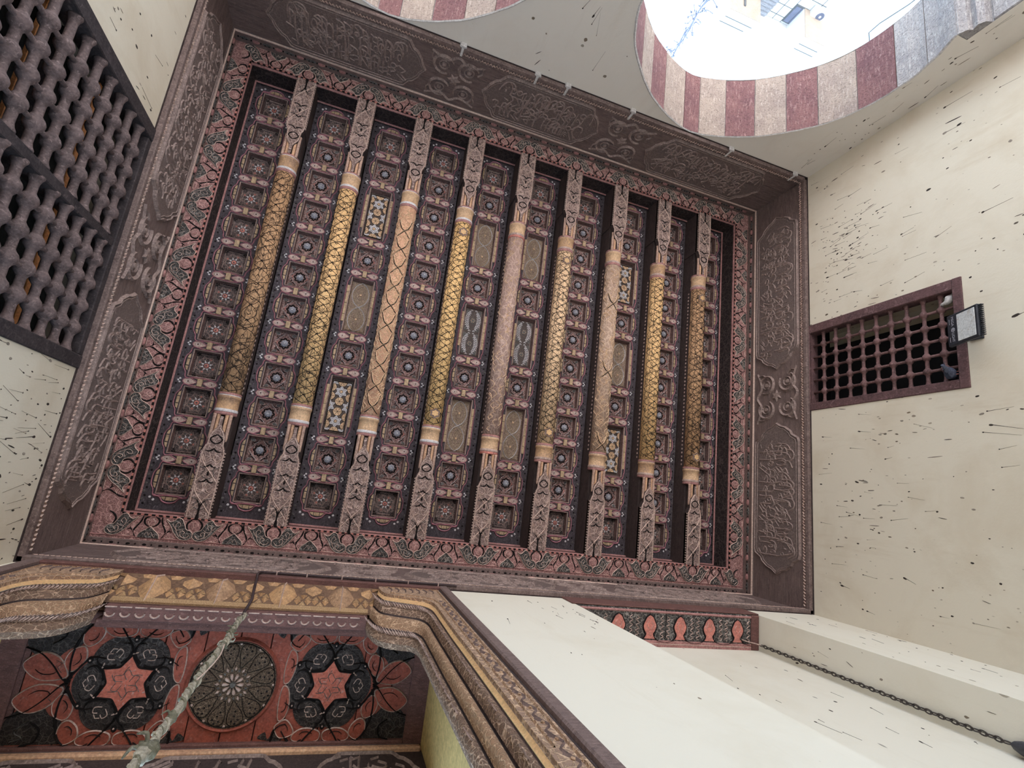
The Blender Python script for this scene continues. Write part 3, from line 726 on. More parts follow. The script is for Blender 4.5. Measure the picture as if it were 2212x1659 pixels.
def deco(ty):
    g = G(); X, Y = OX*.93, OY*.95
    if ty == 'A':        # star of eight with pale points: mats 0 cream 1 salmon 2 dark 3 black
        g.pillow(circ(0, 0, .022, 8), .006, FB, 1); g.pillow(circ(0, 0, .009, 6), .010, FB, 2, base=.005)
        for i in range(8):
            a = pi/4*i+pi/8; c, s = cos(a), sin(a); P = lambda r, t: (r*c-t*s, r*s+t*c)
            g.pillow([P(.031, -.010), P(.056, 0), P(.031, .010), P(.024, 0)], .006, FB, 0)
            g.ridge([P(.066+.013*cos(q*pi/4), .013*sin(q*pi/4)) for q in range(8)], .004, .004, FB, 4, True)
            g.pillow([P(.066+.009*cos(q*pi/3), .009*sin(q*pi/3)) for q in range(6)], .003, FB, 1 if i % 2 else 2)
        for sx in (-1, 1):
            for sy in (-1, 1):
                for d in ((0, 0), (.016, 0), (0, .016)):
                    g.pillow(circ(sx*(X*.86-d[0]), sy*(Y*.86-d[1]), .011, 6), .005, FB, 3)
        g.ridge(star(0, 0, .094, .070, 8, pi/8), .005, .004, FB, 4, True); g.ridge(star(0, 0, .062, .026, 8, pi/8), .004, .004, FB, 4, True)
    elif ty == 'B':      # boss in a scalloped black ring
        ring = [(.047*(1+.14*cos(8*q))*cos(q), .047*(1+.14*cos(8*q))*sin(q)) for q in [2*pi*i/48 for i in range(48)]]
        g.ridge(ring, .013, .008, FB, 3, True)
        for s in (-1, 1):
            for w in (-1, 1):
                g.taper(cr([(s*.03, w*.088), (s*.055, w*.068), (s*.078, w*.075)], 4), [.003, .010, .003], .006, FB, 3)
                g.taper(cr([(s*.078, w*.028), (s*.068, w*.05), (s*.084, w*.066)], 4), [.003, .009, .003], .006, FB, 3)
                lf = cr([(s*.096, w*.106), (s*.066, w*.104), (s*.056, w*.086), (s*.074, w*.078), (s*.092, w*.086)], 3, True)
                g.pillow(lf, .006, FB, 2); g.ridge(lf, .004, .007, FB, 0, True)
                g.ridge(cr([(s*.012, w*.10), (s*.03, w*.076), (s*.05, w*.06), (s*.066, w*.04), (s*.088, w*.014)], 4), .004, .006, FB, 0)
            g.taper([(s*.06, -.018), (s*.072, 0), (s*.06, .018)], [.002, .010, .002], .006, FB, 1)
    elif ty == 'S':      # rows of white stars and gilded hexagons
        Yl = LY*.95
        cl = lambda P: [(max(-X*.86, min(X*.86, p[0])), max(-Yl*.9, min(Yl*.9, p[1]))) for p in P]
        def st(cx, cy):
            for r, h, m in ((.066, .004, 0), (.050, .006, 3), (.044, .008, 0), (.025, .010, 3), (.018, .012, 5)):
                g.prism(cl(star(cx, cy, r, r*.58, 6, pi/6)), h-.004, h, FB, m)
        def hx(cx, cy):
            P = cl(circ(cx, cy, .047, 6, ph=0)); g.prism(P, .001, .005, FB, 5); g.ridge(P, .006, .008, FB, 3, True)
            for i in range(6): g.ridge(cl([(cx, cy), (cx+.047*cos(pi/3*i), cy+.047*sin(pi/3*i))]), .004, .008, FB, 3, base=.004)
        for cy in (-.152, .152): st(0, cy)
        for cx in (-.094, .094):
            st(cx, 0)
            for cy in (-.26, .26): st(cx, cy)
        for cy in (-.052, .052, -.25, .25): hx(0, cy)
        for cx in (-.094, .094):
            for cy in (-.1, .1, -.19, .19): hx(cx, cy)
        g.ridge([(-X*.88, -Yl*.91), (X*.88, -Yl*.91), (X*.88, Yl*.91), (-X*.88, Yl*.91)], .008, .012, FB, 3, True)
    elif ty == 'H':      # gilded field with two pale ogee lozenges
        for c in (-.137, .137):
            for s in (-1, 1):
                g.ridge(cr([(0, c-.137), (s*.05, c-.10), (s*.082, c-.03), (s*.082, c+.03), (s*.05, c+.10), (0, c+.137)], 5), .009, .011, FB, 0)
                g.ridge(cr([(0, c-.1), (s*.03, c-.05), (s*.012, c), (s*.045, c+.05), (0, c+.1)], 5), .005, .007, FB, 4)
                g.ridge(cr([(0, c-.06), (s*.05, c-.01), (s*.02, c+.05)], 5), .005, .007, FB, 4)
            g.pillow(circ(0, c, .014, 8), .007, FB, 5)
        for s in (-1, 1):
            for w in (-1, 1): g.ridge(cr([(s*.092, w*.02), (s*.06, w*.0), (s*.085, w*.09)], 4), .005, .006, FB, 4)
    else:                # 'M' white chevron bands round two medallions
        for c in (-.137, .137):
            for s in (-1, 1):
                for lane in (0, 1):
                    n = 13
                    for i in range(n):
                        t = (i+.5)/n; y = c-.132+.264*t; x = s*(.012+(.072-lane*.026)*sin(pi*t)**.8)
                        if lane and sin(pi*t) < .45: continue
                        g.ridge([(x-.012, y-.006), (x, y+.006), (x+.013, y-.006)], .0125, .008, FB, 0)
            g.pillow(circ(0, c, .034, 12), .006, FB, 2)
            for i in range(6): g.pillow(circ(.02*cos(pi/3*i), c+.02*sin(pi/3*i), .006, 6), .010, FB, 5, base=.004)
            for s in (-1, 1):
                for w in (-1, 1): g.pillow(cr([(s*.09, c+w*.12), (s*.05, c+w*.115), (s*.085, c+w*.06)], 3, True), .005, FB, 2)
    return g
DMAT = ['white', 'salmon', 'leaf', 'black', 'cream_dim', 'gold_pale']
def ribbon(hy):
    """rose ribbon that lobes round one opening, with yellow inlay blocks at its sides"""
    g = G(); k = hy-OY
    H = [(.170, 0), (.166, .05+k*.8), (.142, .092+k), (.134, .136+k), (.112, .150+k), (.06, .140+k)]
    if k > .05: H = [(.152, 0), (.152, .10+k*.7)] + H[2:]
    P = H+[(-p[0], p[1]) for p in H[::-1]]+[(-p[0], -p[1]) for p in H[1:]]+[(p[0], -p[1]) for p in H[::-1][:-1]]
    L = cr(P, 4, True); g.ridge(L, .014, .012, F0, 0, True); g.ridge([(p[0]*.955, p[1]*.985) for p in L], .006, .004, F0, 2, True)
    for s in (-1, 1):
        if k < .05:
            g.cbox(*sorted((s*.128, s*.150)), -.030, .030, -.009, .002, .003, 1)
            for w in (-1, 1):
                q = [(s*.128, w*.038), (s*.150, w*.038), (s*.142, w*.07), (s*.128, w*.082)]
                g.prism(q, -.002, .008, F0, 1)
        else:
            g.cbox(*sorted((s*.119, s*.144)), -.20, .20, -.010, .002, .003, 1)
            for w in (-.12, 0, .12): g.box(*sorted((s*.119, s*.144)), w-.002, w+.002, -.0115, -.009, 2)
    return g
def tie():
    """between two openings: lozenge eyes either side of a peg"""
    g = G()
    for s in (-1, 1):
        e = cr([(s*.026, 0), (s*.06, .022), (s*.098, .034), (s*.130, .020), (s*.142, 0), (s*.130, -.020), (s*.098, -.034), (s*.06, -.022)], 3, True)
        g.pillow(e, .004, F0, 3, .85); g.ridge(e, .009, .010, F0, 0, True)
        g.ridge(circ(s*.098, 0, .014, 8), .005, .008, F0, 4, True, .003); g.pillow(circ(s*.098, 0, .006, 6), .008, F0, 2, base=.003)
        for a in (-1, 0, 1): g.pillow(circ(s*(.166+.012*(a == 0)), a*.016, .010, 6), .006, F0, 4)
        g.pillow(circ(s*.166, 0, .005, 6), .009, F0, 2, base=.003)
        for w in (-1, 1): g.prism([(s*.026, w*.03), (s*.05, w*.034), (s*.06, w*.044), (s*.026, w*.044)], 0, .005, F0, 1)
    return g
def endlobe(s):
    g = G(); o = lambda P: [(p[0], s*p[1]) for p in P]
    g.ridge(o(cr([(-.134, .0), (-.10, .012), (-.074, .02), (-.05, .052), (0, .066), (.05, .052), (.074, .02), (.10, .012), (.134, 0)], 4)), .014, .012, F0, 0)
    g.prism(o([(-.024, .012), (.024, .012), (.024, .042), (-.024, .042)]), 0, .008, F0, 1)
    for q in (-1, 1): g.prism(o([(q*.03, .012), (q*.066, .012), (q*.05, .032), (q*.03, .04)]), 0, .008, F0, 1)
    for q in (-1, 1):
        for r in (0, 1): g.pillow(circ(q*(.12+.03*r), s*(.045-.02*r), .012, 6), .005, F0, 4)
    return g
RM = ['ribbon', 'peg', 'black', 'cream_dim', 'white']
me_rec = {'sq': mesh('coffer', recess(OY), ['coffer_side', 'cof_rose', 'cream_dim']),
          'A': mesh('coffer', recess(OY), ['coffer_side', 'coffer', 'cream_dim']),
          'S': mesh('coffer', recess(LY), ['coffer_side', 'dark_field', 'cream_dim']),
          'H': mesh('coffer', recess(LY), ['coffer_side', 'gold_carved', 'cream_dim']),
          'M': mesh('coffer', recess(LY), ['coffer_side', 'dark_field', 'cream_dim'])}
me_deco = {k: mesh({'A': 'star_rosette', 'B': 'rose_ornament', 'S': 'star_inlay', 'H': 'ogee_carving', 'M': 'chevron_inlay'}[k], deco(k), DMAT) for k in 'ABSHM'}
me_rib = {'sq': mesh('ribbon_border', ribbon(OY), RM), 'long': mesh('ribbon_border', ribbon(LY), RM)}
me_tie = mesh('lozenge_tie', tie(), RM); me_end = [mesh('end_lobe', endlobe(s), RM) for s in (-1, 1)]
g = G(); g.cbox(-.021, .021, -.036, .036, -.020, .004, .004); me_peg = mesh('peg', g, 'peg')
g = G(); b = []
g.lathe([(.036, 0), (.035, .006), (.028, .013), (.016, .018), (.0, .0195)], (0, 0, 0), 'z', 14, 0, cap=False)
g.v = [(p[0], p[1], -p[2]) for p in g.v]
for i in range(6): g.pillow([(r*cos(pi/3*i+a), r*sin(pi/3*i+a)) for r, a in ((.012, -.1), (.026, -.22), (.031, .1), (.02, .2))], .006, lambda u, v, h: (u, v, -(.0185-.42*hypot(u, v)**2/.036)-h+.006*hypot(u, v)/.03), 1)
g.pillow(circ(0, 0, .008, 6), .007, lambda u, v, h: (u, v, -.017-h), 1)
me_boss = mesh('boss', g, ['boss', 'white'])

EDGE = [FIX0]+[b for x in BX for b in (x-BW, x+BW)]+[FIX1]
KIND = ['dark', 'sq', 'ABSBHBSBA', 'sq', 'ABHBMBHBA', 'ABHBMBHBA', 'sq', 'ABSBHBSBA', 'sq', 'dark']
BLAB = ['dark coffered ceiling panel beside the left frieze, twelve starred square coffers',
        'coffered ceiling panel of rose coffers, between the two leftmost beams',
        'ceiling panel with two white star inlays, just left of the orange beam',
        'coffered ceiling panel of square coffers between the orange beam and the brightest gilded beam',
        'ceiling panel with a white chevron coffer, left of the bare rose-tan beam',
        'ceiling panel with a white chevron coffer, right of the bare rose-tan beam',
        'coffered ceiling panel of square coffers between the sixth and seventh beams from the left',
        'ceiling panel with white star inlay coffer between the seventh and eighth beams from the left',
        'narrow-looking coffered ceiling panel between the last two gilded beams on the right',
        'dark coffered ceiling panel beside the right frieze, past the last beam']
for i in range(10):
    x0, x1 = EDGE[2*i], EDGE[2*i+1]; xc = (x0+x1)/2; C = cells_of(KIND[i]); org = (xc, 1.765, ZP)
    t = thing('coffered_panel', BLAB[i], 'ceiling panel', org, 'coffered panels between the ceiling beams')
    g = G(); z0, z1 = ZP, ZP+.03
    g.box(x0, xc-OX, FIY0, FIY1, z0, z1); g.box(xc+OX, x1, FIY0, FIY1, z0, z1); y = FIY0
    for cy, ty in C:
        h = LY if ty in LONG else OY; g.box(xc-OX, xc+OX, y, cy-h, z0, z1); y = cy+h
    g.box(xc-OX, xc+OX, y, FIY1, z0, z1)
    for s in (-1, 1):                                  # painted black and white spots along the plank edges
        yy = FIY0+.06
        while yy < FIY1-.05:
            fr = lambda u, v, h: (u, v, ZP-h)
            g.pillow(circ(xc+s*.19, yy, .010, 6), .003, fr, 1)
            if random.random() < .5: g.pillow(circ(xc+s*.205, yy+.035, .013, 6), .004, fr, 2)
            yy += random.uniform(.05, .10)
    part('plank', g, ['plank', 'black', 'leaf'], t)
    for k, (cy, ty) in enumerate(C):
        loc = (xc, cy, ZP)
        c = put('coffer', me_rec['sq' if ty == 'B' else ty], loc, t)
        put(me_deco[ty].name.split('.')[0], me_deco[ty], loc, c)
        if ty == 'B': put('boss', me_boss, (xc, cy, ZP+DEP), c)
        put('ribbon_border', me_rib['long' if ty in LONG else 'sq'], loc, t)
        if k:
            pv = C[k-1]; a = pv[0]+(LY if pv[1] in LONG else OY); b = cy-(LY if ty in LONG else OY); yy = (a+b)/2
            put('lozenge_tie', me_tie, (xc, yy, ZP), t); put('peg', me_peg, (xc, yy, ZP), t)
    put('end_lobe', me_end[0], (xc, C[0][0]-OY-.012, ZP), t); put('end_lobe', me_end[1], (xc, C[-1][0]+OY+.012, ZP), t)

# ------------------------------------------------------------------ the nine beams
STYLE = ['worn', 'gold', 'strap', 'bright', 'bare', 'pale', 'tan', 'gold', 'darkgold']
LOGM = {'worn': 'log_dark', 'gold': 'log_gold', 'strap': 'log_strap', 'bright': 'log_bright', 'bare': 'log_bare', 'pale': 'log_pale', 'tan': 'log_tan', 'darkgold': 'log_dark'}
SLAB = ['leftmost ceiling beam with badly worn blackened gilding', 'gilded ceiling beam with black lattice, second from the left',
        'orange-tan ceiling beam with pale interlaced lines and black crosses', 'brightest gilded ceiling beam with black scrolling lattice, fourth from the left',
        'bare rose-tan ceiling beam with red-edged collars', 'pale gilded ceiling beam with lattice, right of the bare rose-tan beam',
        'buff worn ceiling beam with faint lines, third from the right', 'gilded ceiling beam with black lattice, second from the right',
        'rightmost ceiling beam with darkened gilded lattice']
YC0, YC1, YC2, YC3 = .435, .64, 2.905, 3.105
def block_outline(s):
    """half-width outline of the carved end block, y measured from its outer end"""
    R = [(BW, 0), (BW, .565), (.080, .60), (.068, .625), (.064, .685), (.058, .72), (.036, .755), (.022, .775), (.014, .80), (.013, .88)]
    return R+[(-p[0], p[1]) for p in R[::-1]]
for i, xc in enumerate(BX):
    st = STYLE[i]; rng = random.Random(40+i); org = (xc, 1.765, ZB)
    t = thing('painted_beam', SLAB[i], 'beam', org, 'painted beams of the ceiling')
    g = G(); g.box(xc-.078, xc+.078, FIY0, FIY1, ZB+.10, ZP+.03); part('beam_core', g, 'wood_dark', t)
    for s in (0, 1):
        Y = (lambda v: FIY0+v) if s == 0 else (lambda v: FIY1-v)
        fr = lambda u, v, h: (xc+u, Y(v), ZB-h)
        g = G(); full = [(BW, 0), (BW, .565), (-BW, .565), (-BW, 0)]
        g.prism(full, -.29, -.02, fr, 1); g.prism(block_outline(s), -.055, 0, fr, 0, 1)
        b = part('end_block', g, ['carved_beam', 'wood_dark'], t)
        g = G()
        R = [(.082, .006), (.082, .56), (.072, .592), (.060, .622), (.056, .682), (.050, .71), (.03, .745), (.006, .775)]
        for q in (-1, 1):
            g.ridge([(q*p[0], p[1]) for p in R], .008, .007, fr, 0)
            for k in range(2):
                v0 = .05+k*.26
                g.ridge(cr([(q*.078, v0), (q*.02, v0+.07), (-q*.05, v0+.15), (-q*.078, v0+.21)], 4), .008, .007, fr, 0)
                g.ridge(cr([(q*.075, v0+.12), (q*.03, v0+.10), (q*.05, v0+.05), (0, v0+.02)], 4), .005, .005, fr, 2)
                g.ridge(cr([(q*.07, v0+.22), (q*.045, v0+.17), (q*.012, v0+.20), (q*.03, v0+.25)], 4), .005, .005, fr, 0)
            for v0, w, d in ((.30, .06, .03), (.43, .05, .026), (.565, .066, .03)):
                g.taper(cr([(0, v0+d), (q*.014, v0+d*.4), (q*.035, v0+.002), (q*w, v0+.006)], 4), [.006, .014, .011, .003], .008, fr, 1)
            g.taper(cr([(0, .09), (q*.012, .125), (q*.034, .155)], 3), [.014, .013, .003], .008, fr, 1)
            g.taper(cr([(0, .635), (q*.03, .648), (q*.046, .672), (q*.03, .695), (0, .715)], 4), [.006, .012, .010, .012, .008], .008, fr, 1)
        g.taper([(0, 0), (0, .05), (0, .1)], [.030, .014, .018], .008, fr, 1)
        g.taper(cr([(0, .36), (0, .385), (0, .40)], 2), [.02, .012, .003], .008, fr, 1)
        part('block_ornament', g, ['cream', 'black', 'leaf'], b)
        g = G(); v = .012                               # bead rows down the edges of the block
        while v < .56:
            for q in (-1, 1): g.box(xc+q*BW-.006, xc+q*BW+.006, *sorted((Y(v), Y(v+.014))), ZB+.004, ZB+.022, 0)
            v += .027
        part('bead_row', g, 'cream_dim', b, kind='stuff')
        for q in (-.064, -.032, .032, .064):             # little columns between the point and the collar
            g = G(); o = (xc+q, 0, ZB+.026); y0, y1 = sorted((Y(.66), Y(.90)))
            g.lathe([(.0125, y0), (.015, y0+.02), (.0145, y1-.02), (.017, y1)], o, 'y', 10)
            part('colonnette', g, 'tan' if abs(q) > .05 else 'ochre', t)
        y0, y1 = (YC0, YC1) if s == 0 else (YC2, YC3)
        R = [(.088, 0), (.098, .004), (.098, .022), (.095, .026), (.099, .030), (.099, .052), (.094, .056), (.094, .150), (.099, .154), (.099, .176), (.095, .180), (.098, .184), (.098, .201), (.088, .205)]
        red = 3 if i == 4 else 0
        g = G(); g.lathe([(r-.003, q) for r, q in R], (xc, y0, ZB+.094), 'y', 26, ms=[red, red, red, 0, 1, 1, 2, 2, 2, 1, 1, 0, red, red])
        part('collar', g, ['pink', 'white', 'gold_pale', 'red'] if 0 else ['pink', 'cream_dim' if i > 3 else 'white', 'gold_worn' if i in (0, 5, 7) else 'gold_pale', 'salmon'], t)
    RL, zc = .0885, ZB+.0905
    g = G(); g.lathe([(RL, YC1), (RL, YC2)], (xc, 0, zc), 'y', 30)
    lg = part('log', g, LOGM[st], t)
    cyl = lambda s, v, h: (xc+(RL+h)*sin(s*1.75), v, zc-(RL+h)*cos(s*1.75))
    g = G(); y0, y1 = YC1+.01, YC2-.01; m = 0
    if st in ('gold', 'bright', 'pale', 'darkgold', 'worn'):
        P = .30; L = y1-y0; n = 120
        for A, k, ph, w in ((.82, 1, 0, .006), (.82, 1, pi, .006), (.45, 1, pi/2, .0055), (.45, 1, -pi/2, .0055)):
            seg = []
            for j in range(n*3+1):
                v = y0+L*j/(n*3); s = A*sin(2*pi*(v-y0)/P*k+ph)+.05*sin(2*pi*(v-y0)/.17+ph*2)
                gap = st == 'worn' and (abs(((v*1.7+ph) % 1.0)-.5) < .16)
                if gap:
                    if len(seg) > 2: g.ridge([(q*.155, v_) for q, v_ in seg], w, .003, lambda a, b, h: cyl(a/.155, b, h), 0)
                    seg = []
                else: seg.append((s, v))
            # width is along the arc as well as along the beam: use a metric frame
            if seg: pass
            pts = [(s*.155, v) for s, v in seg] if seg else []
            if len(pts) > 2: g.ridge(pts, w, .003, lambda a, b, h: cyl(a/.155, b, h), 0)
        v = y0+.04
        fm = lambda a, b, h: cyl(a/.155, b, h)
        while v < y1-.08:                                # curled tendrils and petals in the meshes of the lattice
            for s in (-1, 1):
                for q in (.052, .112):
                    if st == 'worn' and rng.random() < .4: continue
                    vv = v+(.075 if q > .1 else 0)
                    sp = [(s*q+(.024-.017*j/12)*cos(j*.62+rng.random()*.1), vv+(.024-.017*j/12)*sin(j*.62)) for j in range(13)]
                    g.ridge(sp, .0048, .003, fm, 0)
                    g.taper(cr([(s*q, vv+.02), (s*(q+.022), vv+.045), (s*q, vv+.075)], 3), [.002, .006, .002], .003, fm, 0)
            g.taper(cr([(-.02, v+.11), (0, v+.09), (.02, v+.11)], 3), [.003, .009, .003], .003, fm, 0)
            g.taper(cr([(-.016, v+.02), (0, v+.045), (.016, v+.02)], 3), [.003, .009, .003], .003, fm, 0)
            v += .15
        if st in ('bright', 'pale', 'darkgold'):
            for v in (y0+.11, y1-.11):
                g.prism(star(0, v, .055, .040, 6, pi/2), .001, .005, fm, 1); g.prism(star(0, v, .036, .026, 6, pi/2), .005, .008, fm, 2)
                g.ridge(star(0, v, .057, .042, 6, pi/2), .005, .009, fm, 3, True)
    elif st in ('strap', 'tan', 'bare'):
        fm = lambda a, b, h: cyl(a/.155, b, h)
        dens = {'strap': 1.0, 'tan': .5, 'bare': .28}[st]
        v = y0
        while v < y1-.13:
            for q in range(int(9*dens+rng.random())):
                a = rng.uniform(-.12, .12); b = v+rng.uniform(0, .1); d = rng.choice((-1, 1)); l = rng.uniform(.04, .09)
                g.ridge(cr([(a, b), (a+d*l*.55, b+l*.5), (a+d*l*.4, b+l*.9), (a-d*l*.1, b+l*1.2)], 3), .0065, .005, fm, 3)
            v += .06
        v = y0+.05; k = 0
        while v < y1-.16 and st != 'bare':
            if st == 'strap' or k % 4 == 0:
                for s in (-1, 1):
                    g.taper(cr([(s*.09, v-.05), (s*.05, v-.03), (0, v+.02), (-s*.04, v+.06), (-s*.07, v+.15)], 4), [.006, .010, .008, .010, .004], .007, fm, 0)
                    g.ridge(cr([(s*.10, v-.055), (s*.06, v-.035), (s*.01, v+.02), (-s*.03, v+.06), (-s*.06, v+.15)], 4), .008, .008, fm, 3)
            v += .21; k += 1
    part('log_ornament', g, ['black', 'wood_brown', 'gold', 'strap'], lg)
    g = G(); v = YC1+.02                                 # cream studs along the beam sides above the log
    while v < YC2-.02:
        for q in (-1, 1): g.box(xc+q*.078-.005, xc+q*.078+.005, v, v+.02, ZB+.165, ZB+.182)
        v += .047
    part('bead_row', g, 'cream_dim', t, kind='stuff')

# ------------------------------------------------------------------ turned-wood lattice windows
M['lat_red'] = worn('red_brown_turned_wood', (104, 70, 66), (66, 46, 44), (132, 100, 94), 12, .6)
M['lat_dark'] = worn('dark_turned_wood', (98, 80, 76), (62, 50, 48), (130, 108, 102), 14, .6)
M['frame_dark'] = worn('dark_frame_wood', (56, 48, 48), (36, 31, 32), (80, 68, 66), 8, .6)
M['frame_red'] = worn('red_frame_wood', (92, 62, 60), (62, 44, 44), (118, 86, 82), 8, .6)
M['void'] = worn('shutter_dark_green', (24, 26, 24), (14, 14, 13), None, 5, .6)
M['shade_black'] = worn('niche_shade_black', (12, 10, 12), (8, 7, 8), None, 5, .6)  # near-black that stands in for the shade inside the right window niche
M['gap_orange'] = worn('orange_gap_light', (206, 128, 62), (140, 84, 48), None, 9, .6)  # light through the shutter gaps, put into an orange colour
def spindle(y0, y1, balls, r=.021, rb=.036):
    g = G(); P = [(r*1.6, y0), (r*1.6, y0+.012), (r*1.2, y0+.03), (r, y0+.05)]
    for b in balls:
        P += [(r, b-rb*1.05)] + [(rb*max(r/rb, cos(t)), b+rb*sin(t)) for t in (-.9, -.55, -.2, .2, .55, .9)] + [(r, b+rb*1.05)]
    P += [(r, y1-.05), (r*1.2, y1-.03), (r*1.6, y1-.012), (r*1.6, y1)]
    g.lathe(P, (0, 0, 0), 'y', 12); return g
def lattice(t, X, panels, zs, zlo, zhi, mat, rodr_, rodmat, sr, sb):
    for y0, y1, balls in panels:
        me = mesh('spindle', spindle(y0, y1, balls, sr, sb), mat)
        for z in zs: put('spindle', me, (X, 0, z), t)
        g = G(); zz = [zlo]+sorted(zs)+[zhi]
        g.lathe([(rodr_, zlo), (rodr_, zhi)], (0, 0, 0), 'z', 8); me = mesh('cross_rod', g, rodmat)
        for b in balls: put('cross_rod', me, (X, b, 0), t)
CX3 = -.397
w1 = struct('window_1')
def rail(t, b, mat, c=.006, name='frame_rail'):
    g = G(); g.cbox(*b, c); return part(name, g, mat, t)
X = XR
rail(w1, (X-.012, X+.11, WRY0, WRY1, WRZ0, 2.665), 'frame_red'); rail(w1, (X-.010, X+.11, WRY0, 1.398, 2.665, 4.12), 'frame_red')
rail(w1, (X-.010, X+.11, 2.190, WRY1, 2.665, 4.12), 'frame_red'); rail(w1, (X-.010, X+.11, 1.398, 2.19, 4.06, 4.12), 'frame_red')
lattice(w1, X+.05, [(1.392, 2.196, [1.524, 1.657, 1.789, 1.920, 2.054])], [2.789, 2.930, 3.074, 3.218, 3.360, 3.503, 3.648, 3.795, 3.937], 2.66, 4.07, 'lat_red', .0135, 'lat_red', .0155, .034)
rail(w1, (X+.30, X+.33, 1.25, 2.10, WRZ0-.05, WRZ1+.1), 'shade_black', .004, 'shutter'); rail(w1, (X+.11, X+.30, WRY0-.002, WRY0+.01, WRZ0, WRZ1), 'shade_black', .002, 'shutter')  # black panels put in for the shade behind the lattice, not real shutters
rail(w1, (X+.11, X+.30, WRY0, WRY1, 4.07, 4.11), 'shade_black', .002, 'shutter')  # black sheet paints the top reveal as shaded
rail(w1, (X+.12, X+.30, WRY0, 2.10, WRZ0-.001, WRZ0+.012), 'shade_black', .002, 'shutter')  # the same painted shade over the sill
w3 = struct('added_bay_window')                                   # unseen bay window, added behind the portal recess to let daylight in
for b in ((PX0, PX1, YR-.22, YR-.12, -.76, -.68), (PX0, PX1, YR-.22, YR-.12, 3.05, 3.13), (PX0, PX0+.07, YR-.22, YR-.12, -.68, 3.05), (PX1-.07, PX1, YR-.22, YR-.12, -.68, 3.05), (CX3-.03, CX3+.03, YR-.21, YR-.13, -.68, 3.05)):
    rail(w3, b, 'frame_red')
w2 = struct('window_2'); X = XL
rail(w2, (X-.13, X+.012, 2.295, WLY1, WLZ0, 4.125), 'frame_dark'); rail(w2, (X-.13, X+.012, WLY0, .605, WLZ0, 4.125), 'frame_dark')
rail(w2, (X-.13, X+.004, 1.385, 1.452, WLZ0, 4.0), 'frame_dark'); rail(w2, (X-.13, X+.006, .605, 2.295, 4.015, 4.125), 'frame_dark')
rail(w2, (X-.13, X+.012, WLY0, WLY1, WLZ0, WLZ0+.1), 'frame_dark')
zs = [3.917-.1555*k for k in range(18)]
lattice(w2, X-.028, [(1.446, 2.300, [1.605, 1.772, 1.934, 2.100]), (.60, 1.392, [.757, .912, 1.072, 1.241])], zs, 1.2, 4.02, 'lat_dark', .0140, 'lat_dark', .0235, .049)
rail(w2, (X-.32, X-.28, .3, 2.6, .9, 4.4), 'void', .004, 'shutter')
for z in (4.06, 3.53, 2.925, 2.36, 1.8):
    for y0, y1 in ((.62, 1.38), (1.46, 2.29)): rail(w2, (X-.135, X-.11, y0, y1, z-.020, z+.020), 'gap_orange', .003, 'gap_light_strip')  # orange strips stand in for light leaking between the shutters
    rail(w2, (X-.28, X-.2, .5, 2.4, z-.30, z-.26), 'frame_dark', .004, 'shutter_bar')

# ------------------------------------------------------------------ carved wooden surround of the portal
M['facet_seam'] = worn('brown_facet_ground', (132, 96, 68), (92, 66, 50), (160, 122, 88), 14, .6, gain=1.3)
M['facet'] = worn('gilded_facet', (196, 144, 88), (142, 102, 66), (214, 168, 112), 14, .6, rough=.6, spec=.35, gain=1.5)
M['facet2'] = worn('tan_facet', (176, 132, 90), (126, 92, 66), (198, 156, 112), 14, .6, gain=1.5)
M['stipple'] = carved('stippled_gilding', (128, 92, 58), (216, 174, 110), (234, 200, 146), 120, .3, .5)
M['post_carved'] = carved('carved_post_panel', (120, 92, 72), (196, 154, 110), (222, 186, 146), 24, .9, .8, gain=1.8)
M['mould_dark'] = carved('carved_dark_moulding', (92, 68, 52), (156, 120, 90), (212, 180, 148), 30, .5, .9, gain=1.8)
CXP = -.397
pt = thing('portal_surround', 'carved and gilded wooden surround of the wide opening, faceted bosses along its top', 'door surround', (CXP, YB, ZF))
def sym(g, mirror):
    if mirror: g.v = [(2*CXP-v[0], v[1], v[2]) for v in g.v]; g.f = [f[::-1] for f in g.f]
    return g
PO = cr([(.400, 3.93), (.435, 3.76), (.528, 3.712), (.62, 3.672), (.694, 3.625), (.735, 3.51), (.737, 3.25), (.735, 2.9), (.738, 2.6), (.742, 1.64), (.745, ZF)], 5)
PI_ = cr([(.310, 3.42), (.345, 3.25), (.400, 3.165), (.48, 3.13), (.545, 3.108), (.574, 3.03), (.578, 2.9), (.580, 2.7), (.580, 2.45), (.587, 1.6), (.59, ZF)], 5)
BANDS = [('gold_strip', 0, .10, 'gold', .004), ('groove', .10, .14, 'wood_brown', -.010), ('outer_moulding', .14, .40, 'mould_dark', .022), ('groove', .40, .45, 'wood_dark', -.012),
         ('middle_moulding', .45, .72, 'carved_warm', .030), ('groove', .72, .765, 'wood_dark', -.010), ('inner_moulding', .765, 1.0, 'mould_dark', .018)]
def P3(i, w, h):
    o, n = PO[i], PI_[i]; y = YB-.012-.125*w
    return (o[0]+(n[0]-o[0])*w-h*.35, y+h*.9, o[1]+(n[1]-o[1])*w)
